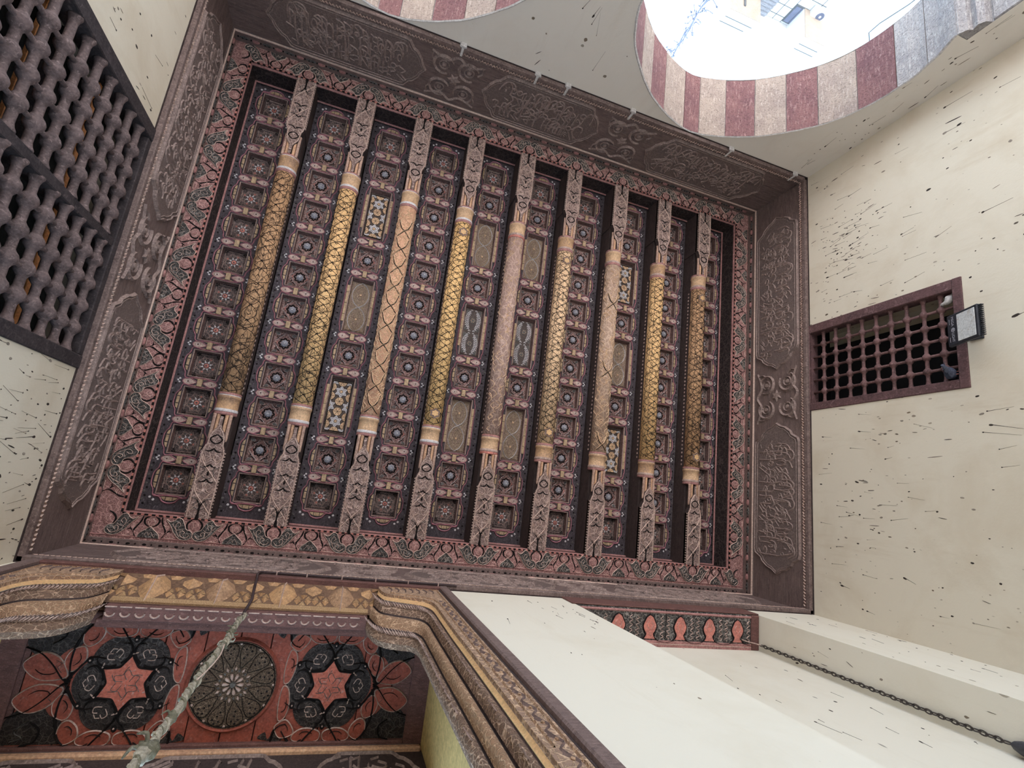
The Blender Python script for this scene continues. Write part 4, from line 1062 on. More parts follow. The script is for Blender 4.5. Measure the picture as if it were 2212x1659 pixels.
for mirror in (0, 1):
    g = G(); g.cbox(.858, .922, YB-.02, YB+.034, ZF, 4.055, .008); part('outer_post', sym(g, mirror), 'wood_brown', pt)
    g = G(); g.cbox(.846, .858, YB-.02, YB+.012, ZF, 4.0, .003); part('post_groove', sym(g, mirror), 'wood_dark', pt)
    g = G(); Q = [(.848, ZF), (.848, 3.995), (.405, 3.995)]+PO; g.prism([(p[0], p[1]) for p in Q], -.02, .010, lambda u, v, h: (u, YB+h, v)); part('post_panel', sym(g, mirror), 'post_carved', pt)
    g = G(); fr = lambda u, v, h: (u, YB+.010+h, v)
    rr = random.Random(5+mirror); v = 3.96
    g.ridge([(.452, 3.965), (.828, 3.965), (.828, ZF)], .010, .008, fr, 0); g.ridge([(.47, 3.78), (.56, 3.735), (.66, 3.70), (.745, 3.64), (.768, 3.52), (.772, 3.2), (.770, 1.6)], .010, .008, fr, 0)
    for k in range(7): g.ridge(cr([(.47+k*.05, 3.955), (.49+k*.05, 3.89), (.475+k*.05, 3.83)], 3), .008, .008, fr, 1)
    v = 3.60
    while v > .6:
        g.ridge(cr([(.78, v), (.815, v-.05), (.785, v-.09), (.80, v-.14)], 3), .008, .008, fr, 1); g.pillow(circ(.80, v-.03, .01, 6), .006, fr, 0); v -= .12
    part('post_relief', sym(g, mirror), ['carved_warm', 'wood_brown'], pt)
    for nm, w0, w1_, mat, hh in BANDS:
        g = G(); K = 6; n = len(PO); b = 0
        for i in range(n): g.vs([P3(i, w0+(w1_-w0)*j/K, hh*(sin(pi*j/K) if hh > .01 or hh < 0 else 1)) for j in range(K+1)])
        for i in range(n-1):
            for j in range(K): g.face((i*(K+1)+j, i*(K+1)+j+1, (i+1)*(K+1)+j+1, (i+1)*(K+1)+j), 0, True)
        g.face(list(range(K+1)), 0)
        part(nm, sym(g, mirror), mat, pt)
    g = G(); n = len(PO)                                 # reveal behind the inner moulding, and the end of the bracket
    for i in range(n): q = P3(i, 1, 0); g.vs([q, (q[0]+.012, q[1]-.035, q[2]+.012)])
    for i in range(n-1): g.face((2*i, 2*i+1, 2*i+3, 2*i+2))
    e = [P3(0, j/24, 0) for j in range(25)]; g.poly(e+[(e[-1][0]+.012, e[-1][1]-.035, e[-1][2]+.012), (e[0][0]+.12, YB-.13, e[0][2])])
    part('reveal', sym(g, mirror), 'mould_dark', pt)
    g = G(); rr = random.Random(9)
    for w, k in ((.27, 2), (.88, 2)):                    # scale pattern cut along the mouldings
        i = 0.0
        while i < n-2:
            a = int(i); q = P3(a, w, .026); d = .012
            fr = lambda u, v, h, q=q: (q[0]+u*.6, q[1]-u*.55+h, q[2]+v)
            g.ridge(arc(0, 0, .022, .020, 200, 520, 8), .007, .006, fr, 0); g.ridge([(-.03, .024), (.03, .024)], .006, .005, fr, 0)
            i += .9 if a < 30 else .26
    part('scale_carving', sym(g, mirror), 'cream_dim', pt, kind='stuff')
g = G(); g.cbox(-1.715, .921, YB-.02, YB+.030, 3.998, 4.058, .006); part('top_rail', g, 'wood_red', pt)
NV = (0, .96, -.283)
def FL(u, v, h): return (u, -.738-v*.283+h*NV[1], 4.0-v*.96+h*NV[2])
g = G(); g.poly([FL(-1.24, 0, 0), FL(.45, 0, 0), FL(.45, .36, 0), FL(-1.24, .36, 0)]); g.poly([FL(-1.24, 0, -.05), FL(.45, 0, -.05), FL(.45, .36, -.05), FL(-1.24, .36, -.05)])
part('cornice_board', g, 'facet_seam', pt)
g = G(); fr = lambda u, v, h: FL(u, v, h); g.prism([(-1.13, .305), (.33, .305), (.33, .352), (-1.13, .352)], 0, .010, fr); part('stippled_strip', g, 'stipple', pt)
def pyr(g, poly, c, h, m=0):
    b = g.vs([FL(p[0], p[1], .002) for p in poly]+[FL(c[0], c[1], h)]); n = len(poly)
    for i in range(n): g.face((b+i, b+(i+1) % n, b+n), m)
for k in range(4):
    u = -.962+.371*k; g = G()
    for s in (-1, 1):                                    # two big facets meeting on a ridge, and the side shards
        pyr(g, [(u, .012), (u+s*.055, .075), (u+s*.088, .17), (u+s*.06, .25), (u, .345)], (u+s*.018, .17), .07, 0)
    b = g.vs([FL(u, .012, .003), FL(u-.018, .17, .07), FL(u+.018, .17, .07), FL(u, .345, .003)]); g.face((b, b+1, b+2), 0); g.face((b+1, b+3, b+2), 0)
    o = part('faceted_boss', g, 'facet2' if k % 2 else 'facet', pt)
    g = G(); g.ridge([(u, .012), (u, .17)], .007, .010, lambda a, c, h: FL(a, c, h+.003+.07*(c-.012)/.158), 0)
    g.ridge([(u, .17), (u, .345)], .007, .010, lambda a, c, h: FL(a, c, h+.073-.07*(c-.17)/.175), 0); part('facet_line', g, 'cream', o)
for k in range(-1, 4):
    u = -.962+.371*(k+.5); g = G()
    if u < -1.2 or u > .4: pass
    lim = lambda P: [(min(max(p[0], -1.16), .36), p[1]) for p in P]
    pyr(g, lim([(u, .04), (u+.055, .075), (u+.05, .12), (u, .17), (u-.05, .12), (u-.055, .075)]), (u, .09), .035)
    for s in (-1, 1):
        pyr(g, lim([(u+s*.065, .015), (u+s*.15, .015), (u+s*.13, .06), (u+s*.085, .06)]), (u+s*.11, .04), .02)
        cu, cv = u+s*.055, .225
        for i in range(6):
            a0, a1 = pi/3*i+.1, pi/3*(i+1)-.1; r = .055
            pyr(g, lim([(cu+.012*cos((a0+a1)/2), cv+.016*sin((a0+a1)/2)), (cu+r*cos(a0), cv+r*1.25*sin(a0)), (cu+r*cos(a1), cv+r*1.25*sin(a1))]), (cu+r*.6*cos((a0+a1)/2), cv+r*.7*sin((a0+a1)/2)), .020, i % 2)
    part('facet_cluster', g, ['facet', 'stipple'], pt)
g = G(); g.cbox(-1.13, .33, -.93, -.842, 3.625, 3.662, .006); part('lintel_soffit', g, 'wood_red', pt)
g = G(); g.cbox(-1.17, .37, -.975, -.925, 3.655, 3.76, .008); part('lintel_soffit', g, 'wood_red', pt)
g = G(); u = -1.10; fr = lambda a, b, h: (a, -.885+b, 3.625-h)
while u < .30:
    g.ridge(arc(u, 0, .024, .022, 180, 360, 6), .010, .010, fr, 0); g.ridge([(u-.03, .03), (u+.03, .03)], .008, .006, fr, 0); u += .075
part('lintel_scales', g, 'cream_dim', pt)

# ------------------------------------------------------------------ painted plank ceiling inside the portal
M['olive'] = carved('olive_brown_rosette_field', (66, 50, 38), (116, 90, 66), (156, 128, 100), 50, .6, .6, gain=1.3)
M['slate'] = carved('dark_leaf_field', (44, 36, 34), (66, 56, 52), (110, 98, 90), 30, .8, .5, gain=1.1)
M['salmon_b'] = worn('bright_salmon_paint', (206, 98, 72), (160, 76, 58), (172, 140, 128), 16, .5, gain=1.2)
ZR = 3.79
pc = thing('painted_plank_ceiling', 'salmon and black painted plank ceiling with a round rosette, seen through the carved portal', 'painted ceiling', (CXP, -1.3, ZR))
cuts = [PX0+.02]+[-1.47, -1.25, -1.03, -.82, -.60, -.41, -.225, -.06, .15, .375, .58]+[PX1-.02]
for a, b in zip(cuts[:-1], cuts[1:]):
    g = G(); d = random.uniform(-.003, .003); g.cbox(a+.003, b-.003, -1.66, -.92, ZR+d, ZR+.03, .003); part('plank', g, 'salmon_r' if -1.47 <= a < .58 else 'wood_red', pc)
fr = lambda u, v, h: (CXP+u, -1.305+v, ZR-.002-h)
g = G()                                                  # dark corner grounds
for s in (-1, 1):
    for w in (-1, 1):
        g.prism([(s*p[0], w*p[1]) for p in cr([(.80, .315), (.84, .20), (.90, .17), (.97, .10), (1.05, .14), (1.10, .20), (1.11, .315)], 4)], -.004, .003, fr, 0)
        g.prism([(s*p[0], w*p[1]) for p in cr([(.262, .31), (.24, .27), (.20, .30), (.25, .315), (.34, .315), (.37, .25), (.345, .21), (.30, .24)], 3, True)], -.004, .003, fr, 0)
    cx = s*.573; lob = []
    for i in range(72):
        a = 2*pi*i/72; r = .232+.020*abs(sin(3*a))*1.6; lob.append((cx+r*1.0*cos(a+pi/2), r*1.02*sin(a+pi/2)))
    g.prism(lob, -.004, .004, fr, 0)
part('dark_ground', g, 'slate', pc)
g = G()
for s in (-1, 1):
    cx = s*.573
    for i in range(6):                                   # six rounded leaves round each star
        a = pi/2+pi/6+pi/3*i; c, d = cos(a), sin(a); Pm = lambda r, t: (cx+r*c-t*d, r*d+t*c)
        lf = [Pm(*q) for q in cr([(.125, 0), (.145, .055), (.185, .085), (.222, .06), (.232, 0), (.222, -.06), (.185, -.085), (.145, -.055)], 3, True)]
        g.prism(lf, .002, .008, fr, 1)
        for t in (-1, 1):
            g.taper([Pm(*q) for q in cr([(.118, t*.012), (.128, t*.05), (.165, t*.088), (.20, t*.082), (.216, t*.055)], 4)], [.016, .018, .014, .005], .014, fr, 2)
            g.ridge([Pm(*q) for q in cr([(.15, t*.01), (.17, t*.04), (.195, t*.03), (.185, t*.008)], 4)], .007, .012, fr, 3, base=.007)
        g.ridge([Pm(.20, -.02), Pm(.212, 0), Pm(.20, .02)], .007, .012, fr, 3, base=.007)
        b = a+pi/6; g.pillow([(cx+.238*cos(b)+.016*cos(q), .238*sin(b)+.022*sin(q)) for q in [pi/4*j for j in range(8)]], .008, fr, 2, base=.003)
        g.pillow(circ(cx+.238*cos(b), .238*sin(b), .006, 6), .014, fr, 3, base=.006)
        g.ridge([(cx+.158*cos(b)+q*.03*cos(b+1.9), .158*sin(b)+q*.03*sin(b+1.9)) for q in (-1, 0)], .009, .014, fr, 3, base=.006)
    st = []
    for i in range(6):
        a = pi/2+pi/3*i; n = pi/2+pi/3*(i+1); m = (a+n)/2
        st += cr([(cx+.150*cos(a), .150*sin(a)), (cx+.112*cos(a+.27), .112*sin(a+.27)), (cx+.098*cos(m), .098*sin(m)), (cx+.112*cos(n-.27), .112*sin(n-.27)), (cx+.150*cos(n), .150*sin(n))], 3)[:-1]
    g.prism(st, .004, .010, fr, 0)
    g.ridge(st, .014, .016, fr, 2, True, .006)
    for i in range(6):
        a = pi/2+pi/3*i
        g.ridge(cr([(cx+.02*cos(a), .02*sin(a)), (cx+.06*cos(a+.3), .06*sin(a+.3)), (cx+.09*cos(a), .09*sin(a))], 3), .005, .013, fr, 4, base=.009)
        g.ridge(cr([(cx+.05*cos(a+.5), .05*sin(a+.5)), (cx+.075*cos(a), .075*sin(a)), (cx+.05*cos(a-.5), .05*sin(a-.5))], 3), .005, .013, fr, 4, base=.009)
part('star_panels', g, ['salmon_b', 'slate', 'black', 'cream_dim', 'leaf'], pc)
g = G()
def lobe(P, s, w):
    L = [(s*p[0], w*p[1]) for p in cr(P, 4, True)]; g.prism(L, -.002, .008, fr, 0); g.ridge(L, .009, .013, fr, 1, True, .004)
    n = len(P); cx = sum(p[0] for p in P)/n; cy = sum(p[1] for p in P)/n
    K = [(s*(cx+(p[0]-cx)*.5), w*(cy+(p[1]-cy)*.5)) for p in cr(P, 4)][:len(P)*2]
    g.taper(K, [.003, .012, .012, .003], .014, fr, 2)
for s in (-1, 1):
    for w in (-1, 1):
        lobe([(.585, .272), (.64, .25), (.70, .255), (.745, .29), (.72, .32), (.60, .32)], s, w)
        lobe([(.745, .285), (.755, .23), (.80, .195), (.835, .215), (.84, .27), (.80, .315)], s, w)
        lobe([(.822, .19), (.80, .13), (.83, .075), (.87, .06), (.90, .11), (.88, .17)], s, w)
        lobe([(.87, .045), (.90, .018), (.99, .012), (1.06, .05), (1.09, .10), (1.02, .155), (.93, .13)], s, w)
        lobe([(.56, .272), (.50, .25), (.44, .255), (.40, .29), (.42, .32), (.55, .32)], s, w)
        lobe([(.40, .28), (.385, .235), (.345, .20), (.305, .22), (.29, .25), (.33, .30)], s, w)
        lobe([(.30, .20), (.335, .185), (.348, .12), (.33, .03), (.295, .01), (.285, .10)], s, w)
        # black strapwork
        for L, ws in (([(.573, .165), (.60, .22), (.66, .30), (.68, .33)], [.012, .018, .018]), ([(.573, .165), (.546, .22), (.48, .30), (.46, .33)], [.012, .018, .018]),
                      ([(.68, .31), (.74, .335), (.82, .30), (.865, .20), (.87, .10), (.85, .02)], [.008, .016, .022, .016]),
                      ([(.85, .0), (.89, .02), (.95, .09), (1.02, .15), (1.10, .18)], [.020, .014, .012, .006]),
                      ([(.70, .13), (.78, .13), (.85, .04), (.87, .0)], [.016, .014, .018]),
                      ([(.46, .31), (.40, .335), (.36, .30), (.33, .26)], [.008, .016, .012]), ([(.45, .135), (.39, .14), (.32, .10)], [.014, .012, .006]),
                      ([(.28, .335), (.285, .27), (.31, .235), (.35, .22)], [.016, .014, .006]), ([(.98, .20), (.93, .24), (.94, .30), (1.0, .32)], [.006, .014, .006])):
            g.taper([(s*p[0], w*p[1]) for p in cr(L, 5)], ws, .017, fr, 2)
        g.ridge([(s*p[0], w*p[1]) for p in cr([(.99, .19), (1.04, .25), (1.0, .28), (1.05, .30)], 4)], .007, .009, fr, 3)
        g.ridge([(s*p[0], w*p[1]) for p in cr([(.90, .05), (.925, .08), (.91, .10), (.94, .115)], 4)], .006, .012, fr, 3)
part('strapwork_lobes', g, ['salmon_r', 'cream_dim', 'black', 'leaf'], pc)
g = G(); R = .245                                        # the rosette
g.prism(circ(0, 0, R, 48), -.002, .008, fr, 1); g.ridge(circ(0, 0, R+.012, 48), .026, .018, fr, 0, True); g.ridge(circ(0, 0, R-.008, 48), .010, .013, fr, 2, True, .006)
for i in range(12):
    a = 2*pi*i/12+pi/12; c, d = cos(a), sin(a); Pm = lambda r, t: (r*c-t*d, r*d+t*c)
    pet = [Pm(*q) for q in cr([(.095, 0), (.13, .020), (.175, .041), (.215, .043), (.235, .018), (.235, -.018), (.215, -.043), (.175, -.041), (.13, -.020)], 3, True)]
    g.pillow(pet, .016, fr, 1, .86, base=.008); g.ridge(pet, .007, .012, fr, 2, True, .006)
    for q in ((.205, .018), (.205, -.018), (.18, 0), (.155, .008), (.222, 0)): g.pillow([Pm(q[0]+.0065*cos(x), q[1]+.0065*sin(x)) for x in (0, 1.05, 2.1, 3.14, 4.2, 5.2)], .019, fr, 2, base=.0165)
    b = a+pi/12; g.pillow([(r*cos(b+x), r*sin(b+x)) for r, x in ((.075, 0), (.088, .09), (.105, 0), (.088, -.09))], .015, fr, 3, base=.008)
    g.pillow([(r*cos(a+x), r*sin(a+x)) for r, x in ((.070, 0), (.08, .1), (.092, 0), (.08, -.1))], .014, fr, 4, base=.008)
    g.pillow([(r*cos(b+x), r*sin(b+x)) for r, x in ((.225, .02), (.238, .04), (.238, -.04), (.225, -.02))], .012, fr, 3, base=.007)
for i in range(10):
    a = 2*pi*i/10; g.pillow([(r*cos(a+x), r*sin(a+x)) for r, x in ((.016, 0), (.04, .22), (.058, .16), (.063, 0), (.058, -.16), (.04, -.22))], .020, fr, 3, base=.010)
g.pillow(circ(0, 0, .019, 10), .026, fr, 4, base=.010)
part('rosette', g, ['salmon_r', 'olive', 'black', 'cream_dim', 'leaf'], pc)
for b, m in (((.705, .842, -1.66, -.92, ZR-.02, ZR+.02), 'wood_red'), ((PX0-.002, -1.50, -1.66, -.92, ZR-.02, ZR+.02), 'wood_red'), ((-1.50, .705, -1.665, -1.625, ZR-.026, ZR+.02), 'wood_red'), ((-1.50, .705, -.985, -.92, ZR-.03, ZR+.02), 'wood_red')):
    g = G(); g.cbox(*b, .008); part('border_board', g, m, pc)
g = G(); g.box(PX0, PX1, YR-.1, -.9, ZR+.03, 4.02); part('backing_board', g, 'wood_dark', pc)
rf = thing('recess_frieze', 'dark inscribed frieze board with an ochre moulding behind the painted plank ceiling', 'frieze', (CXP, -1.68, 3.0))
g = G(); g.cbox(PX0+.012, PX1-.012, -1.72, -1.665, 3.20, ZR-.005, .004); part('board', g, 'wood_dark', rf)
g = G(); g.cbox(PX0+.02, PX1-.02, -1.70, -1.638, 3.70, 3.745, .010); part('moulding', g, 'ochre', rf)
g = G(); g.cbox(PX0+.02, PX1-.02, -1.69, -1.645, 3.745, 3.77, .006); part('moulding', g, 'wood_brown', rf)
g = G(); f3 = lambda u, v, h: (u, -1.665+h, v); rr = random.Random(3)
for a, b in ((PX0+.08, -.95), (-.80, .02), (.15, PX1-.06)):
    letters(g, a+.1, b-.1, 3.28, 3.66, f3, rr, 0, b=0, hh=.012); letters(g, a+.1, b-.1, 3.28, 3.5, f3, rr, 0, b=0); o = lobed(a, b, 3.24, 3.69); g.ridge(o, .022, .016, f3, 0, True)
part('carved_inscription', g, 'script', rf)

# ------------------------------------------------------------------ doorway recess on the right: painted soffit, chain, weight
ps = thing('painted_lintel_soffit', 'rose and grey painted lintel soffit with black ogee outlines above the narrow recess', 'painted soffit', ((DX0+DX1)/2, -.87, DZ))
for a, b in ((DX0, 2.775), (2.782, DX1-.088)):
    g = G(); g.cbox(a, b, YD, YB-.002, DZ, DZ+.05, .004); part('soffit_board', g, 'carved_leaf', ps)
g = G(); g.cbox(DX1-.086, DX1-.002, YD, YB-.002, DZ-.008, DZ+.05, .006); part('end_board', g, 'wood_red', ps)
g = G(); g.box(DX0, DX1, YD-.1, YB-.03, DZ+.05, DZ+.09); part('backing_board', g, 'wood_dark', ps)
g = G(); g.cbox(DX0-.03, DX1-.002, YB+.001, YB+.012, DZ, 4.10, .003); part('fascia', g, 'wood_red', ps)
fr = lambda u, v, h: (u, YB-.004-v, DZ-h); g = G()
g.prism([(DX0, .235), (3.655, .235), (3.655, .285), (DX0, .285)], 0, .006, fr, 0); g.ridge([(DX0, .018), (3.655, .018)], .02, .008, fr, 0); g.ridge([(DX0, .262), (3.655, .262)], .008, .010, fr, 3, base=.005)
for k in range(-1, 5):
    u = 2.324+.296*k
    if u < DX0+.1: continue
    L = [(0, .045), (.028, .062), (.046, .095), (.052, .10), (.060, .13), (.046, .165), (.03, .19), (.05, .225)]
    fl = [(u+p[0], p[1]) for p in cr(L, 3)]; fl = fl+[(2*u-p[0], p[1]) for p in fl[::-1]]
    g.prism(fl, 0, .006, fr, 1)
    for s in (-1, 1):
        g.taper([(u+s*p[0], p[1]) for p in cr([(0, .04), (.03, .06), (.05, .094), (.064, .13), (.05, .17), (.04, .20), (.075, .235), (.148, .25)], 4)], [.006, .016, .013, .014, .012, .006], .010, fr, 2)
        g.ridge([(u+s*p[0], p[1]) for p in cr([(.01, .15), (.03, .12), (.012, .09)], 3)], .005, .009, fr, 3, base=.005)
        for q in range(4): g.ridge([(u+s*(.148+p[0]), p[1]) for p in cr([(-.02, .05+.04*q), (-.045, .07+.04*q), (-.015, .085+.04*q), (-.04, .10+.04*q)], 3)], .006, .006, fr, 3)
part('ogee_painting', g, ['pink', 'salmon', 'black', 'cream_dim'], ps)
M['iron'] = worn('dark_iron', (52, 46, 42), (80, 66, 54), None, 30, .5, rough=.55, spec=.5, metal=.3)
ch = thing('hanging_chain', 'dark iron chain of ring links hanging from the painted lintel soffit', 'chain', (3.725, -.965, 1.85))
def link(tw):
    g = G(); P = [(.013*cos(a)*(cos(tw)), .013*cos(a)*sin(tw), .023*sin(a)) for a in [2*pi*i/12 for i in range(12)]]; g.tube(P, .0042, 6, 0, True); return g
lk = [mesh('link', link(t), 'iron') for t in (.25, .25+pi/2)]
z = 3.80; k = 0
while z > 2.05: put('link', lk[k % 2], (3.725, -.965, z), ch); z -= .036; k += 1
g = G(); g.tube([(3.735, -.962, 3.80), (3.738, -.963, 3.2), (3.728, -.962, 2.5), (3.730, -.963, 2.05)], .0025, 5); part('wire', g, 'iron', ch)
g = G(); g.tube(cr([(3.54, -.93, DZ-.010), (3.60, -.945, DZ-.014), (3.67, -.955, DZ-.03), (3.725, -.965, 3.815)], 5), .005, 6); part('cord', g, 'cream_dim', ch)
g = G(); g.ball((3.54, -.93, DZ-.008), .010, 8); part('staple', g, 'iron', ch)
M['weight'] = worn('grey_enamelled_lamp_cap', (58, 58, 62), (36, 36, 40), None, 10, .4, rough=.5, spec=.4)
g = G(); g.lathe([(.008, 2.05), (.022, 2.035), (.036, 2.0), (.042, 1.93), (.044, 1.62), (.03, 1.58), (.0, 1.575)], (3.725, -.965, 0), 'z', 16, cap=False); part('weight', g, 'weight', ch)

# ------------------------------------------------------------------ cable and rag-wrapped rope over the portal
M['cable'] = worn('dark_brown_cable', (58, 42, 42), (40, 30, 30), None, 20, .4, rough=.6, spec=.3)
M['rope'] = worn('grey_green_rag_rope', (146, 136, 112), (104, 96, 78), (182, 174, 152), 40, .6, bump=.6)
M['rag'] = worn('green_rag', (116, 110, 84), (82, 78, 58), (156, 152, 136), 25, .6, bump=.6, gain=1.4)
cb = thing('electric_cable', 'dark cable clipped under the ceiling lip and bent down over the faceted cornice', 'cable', (.28, YB+.03, 4.05))
path = [(1.00, YB+.036, 4.066), (.93, YB+.040, 4.062), (.86, YB+.042, 4.045), (.6, YB+.042, 4.048), (.2, YB+.042, 4.045), (-.2, YB+.042, 4.05), (-.36, YB+.044, 4.05), (-.405, YB+.044, 4.03),
        (-.415, YB+.04, 3.98)]+[tuple(FL(-.412+.006*k, .03+.07*k, .05-.018*abs(k-2)/2)) for k in range(5)]+[(-.402, -.84, 3.62), (-.403, -.86, 3.55)]
g = G(); g.tube(cr(path, 4), .0085, 8); part('sheath', g, 'cable', cb)
for u in (.85, .62, .38, .14, -.1, -.3):
    g = G(); g.box(u-.004, u+.004, YB+.030, YB+.052, 4.036, 4.062); part('clip', g, 'cream_dim', cb)
rp = thing('rag_wrapped_rope', 'grey-green rag-wrapped rope hanging vertically from the cable over the portal', 'rope', (-.403, -.86, .2))
g = G(); zz = [3.60-.02*i for i in range(170)]; rr = random.Random(2)
wob = lambda z: (-.403+.005*sin(z*9)+.003*sin(z*23), -.862+.004*sin(z*11+1))
g.tube([(wob(z)[0], wob(z)[1], z) for z in zz], [.0105+.002*sin(z*37)+.003*rr.random() for z in zz], 8); part('core', g, 'rope', rp)
for ph in (0, pi):
    g = G(); P = []
    for i in range(600):
        z = 3.58-.0055*i; a = z*62+ph; r = .0115+.0025*sin(z*13+ph); w = wob(z); P.append((w[0]+r*cos(a), w[1]+r*sin(a), z))
    g.tube(P, .0055, 5); part('wrapping', g, 'rope' if ph == 0 else 'rag', rp)
def knot(z, r, n, mat):
    g = G(); w = wob(z); rr = random.Random(int(z*100))
    g.ball((w[0], w[1], z), r*1.0, 10, 0, (1, 1, 1.5), 7)
    g.v = [(v[0]+rr.uniform(-1, 1)*r*.28, v[1]+rr.uniform(-1, 1)*r*.28, v[2]+rr.uniform(-1, 1)*r*.3) for v in g.v]
    for i in range(n):
        a = rr.uniform(0, 6.28); l = rr.uniform(.6, 1.5)*r
        g.tube(cr([(w[0]+r*.6*cos(a), w[1]+r*.6*sin(a), z), (w[0]+(r+l*.5)*cos(a), w[1]+(r+l*.5)*sin(a), z+rr.uniform(-.3, .6)*r), (w[0]+(r+l)*cos(a+.4), w[1]+(r+l)*sin(a+.4), z-rr.uniform(0, 1.3)*r)], 3), [r*.28, r*.26, r*.24, r*.22, r*.2, r*.16, r*.1], 5)
    part('knot', g, mat, rp)
knot(3.24, .020, 5, 'rag'); knot(3.08, .018, 3, 'rope'); knot(3.01, .015, 3, 'rag'); knot(2.19, .017, 1, 'rag'); knot(1.97, .027, 2, 'rag'); knot(1.93, .024, 1, 'rope')
g = G(); g.tube(cr([(-.39, -.85, 2.98), (-.375, -.848, 2.8), (-.385, -.85, 2.62), (-.398, -.848, 2.5)], 5), .003, 5); part('loose_cord', g, 'cream', rp)
for i in range(6):
    a = i*1.1; g = G(); g.tube(cr([(-.403, -.862, 3.585), (-.403+.012*cos(a), -.862+.012*sin(a), 3.605), (-.403+.026*cos(a), -.862+.02*sin(a), 3.60+.006*i)], 3), .0016, 4); part('frayed_strand', g, 'cream', rp)

# ------------------------------------------------------------------ white clips on the far lip
where = ['leftmost white clip over the far ceiling lip', 'second white clip from the left on the far ceiling lip', 'third white clip from the left on the far ceiling lip',
         'fourth white clip from the left, near the arch stones', 'second white clip from the right on the far ceiling lip', 'rightmost white clip at the far ceiling corner']
for i, u in enumerate((.351, 1.121, 1.453, 2.211, 3.493, 4.418)):
    t = thing('lip_clip', where[i], 'clip', (u, YT-.045, 4.07), 'white clips on the far ceiling lip')
    g = G(); g.cbox(u-.012, u+.012, YT-.048, YT-.042, 4.064, 4.160, .002); part('strap', g, 'plaster_rim', t)
    g = G(); P = [(u-.034, 4.052), (u-.012, 4.060), (u-.012, 4.072), (u+.012, 4.072), (u+.012, 4.060), (u+.034, 4.055), (u+.028, 4.040), (u-.026, 4.038)]
    g.prism(P, 0, .046, lambda a, b, h: (a, YT-h, b), back=True); part('plaster_dab', g, 'plaster_rim', t)

# ------------------------------------------------------------------ floodlight beside the right window
M['lamp_black'] = worn('black_lamp_housing', (40, 42, 50), (58, 60, 68), None, 12, .4, rough=.5, spec=.4, gain=1.0)
M['lamp_glass'] = worn('dusty_lamp_glass', (236, 238, 232), (222, 224, 216), (186, 168, 138), 5, .35, bump=.05, rough=.25, spec=.5, gain=1.0)
M['print'] = worn('white_print', (214, 216, 222), (190, 192, 198), None, 20, .2, bump=0, gain=1.0)
A, B2, C2 = Vector((4.405, 1.872, 2.600)), Vector((4.405, 1.612, 2.600)), Vector((4.300, 1.872, 2.329))
eu = (B2-A).normalized(); ev = (C2-A); ev = (ev-eu*ev.dot(eu)).normalized(); en = Vector((-.93, 0, .36)); LW, LH = .262, .288
en = (en-eu*en.dot(eu)-ev*en.dot(ev)).normalized()
FF = lambda u, v, h: tuple(A+eu*u+ev*v+en*h)
def fbox(g, u0, u1, v0, v1, h0, h1, m=0, c=.004):
    k = G(); k.cbox(u0, u1, v0, v1, h0, h1, c, m); b = len(g.v); g.v += [FF(*p) for p in k.v]; g.f += [tuple(i+b for i in f) for f in k.f]; g.m += k.m; g.s += k.s
fl = thing('floodlight', 'black floodlight with a pale dusty glass, fixed over the right window frame', 'floodlight', tuple(A+eu*LW/2+ev*LH/2))
g = G(); fbox(g, 0, LW, 0, LH, -.03, 0, 0, .006); part('housing', g, 'lamp_black', fl)
g = G(); fbox(g, .020, LW-.020, .100, LH-.022, -.002, .003, 0, .002); part('glass', g, 'lamp_glass', fl)
g = G()
for k in range(16): u = .012+k*(LW-.024)/15; fbox(g, u-.0035, u+.0035, LH-.004, LH+.022, -.036, -.012, 0, .001)
part('cooling_fins', g, 'lamp_black', fl)
g = G(); fbox(g, .06, .085, .08, .20, -.075, -.030); fbox(g, LW-.085, LW-.06, .08, .20, -.075, -.030); part('bracket', g, 'lamp_black', fl)
g = G(); q = FF(LW/2, .08, -.07); g.cbox(XR-.016, XR+.001, 1.70, 1.83, 2.47, 2.57, .004)
for u in (.072, LW-.072): g.tube([FF(u, .14, -.07), (XR-.02, 1.765+(.04 if u < .1 else -.04), 2.52)], .010, 6)
part('wall_plate', g, 'lamp_black', fl)
def lettering(txt, u, v, size, name='lettering', squeeze=1.0):
    cu = bpy.data.curves.new(name, 'FONT'); cu.body = txt; cu.size = size; cu.align_x = 'LEFT'
    tmp = bpy.data.objects.new('tmp', cu); COL.objects.link(tmp); dg = bpy.context.evaluated_depsgraph_get()
    me = bpy.data.meshes.new_from_object(tmp.evaluated_get(dg)); bpy.data.objects.remove(tmp); bpy.data.curves.remove(cu)
    g = G()
    for q in me.vertices: g.v.append(FF(u+q.co.x*squeeze, v+q.co.y, .0012))
    for p in me.polygons: g.f.append(tuple(p.vertices)); g.m.append(0); g.s.append(False)
    bpy.data.meshes.remove(me); return part(name, g, 'print', fl)
lettering('MEGA', .022, .046, .034, squeeze=.86); lettering('LIGHT', .157, .046, .034, squeeze=.80)
g = G(); fr = FF; g.ridge([(p[0], p[1]) for p in circ(0.133, .058, .0155, 20)], .004, .0016, fr, 0, True, .0008)
g.ridge(arc(0.133, .058, .008, .008, 20, 320, 12), .0035, .0016, fr, 0, base=.0008); g.ridge([(.127, .058), (.141, .058)], .0035, .0016, fr, 0, base=.0008); part('emblem', g, 'print', fl)
for u0, n in ((.036, 9), (.190, 8)):                       # two lines of print too small to read
    g = G()
    for i in range(n): g.ridge([(u0+i*.0052, 0.026), (u0+i*.0052+.0036, .026+.002*(i % 2))], .0042, .0014, FF, 0, base=.0008)
    part('small_print', g, 'print', fl)

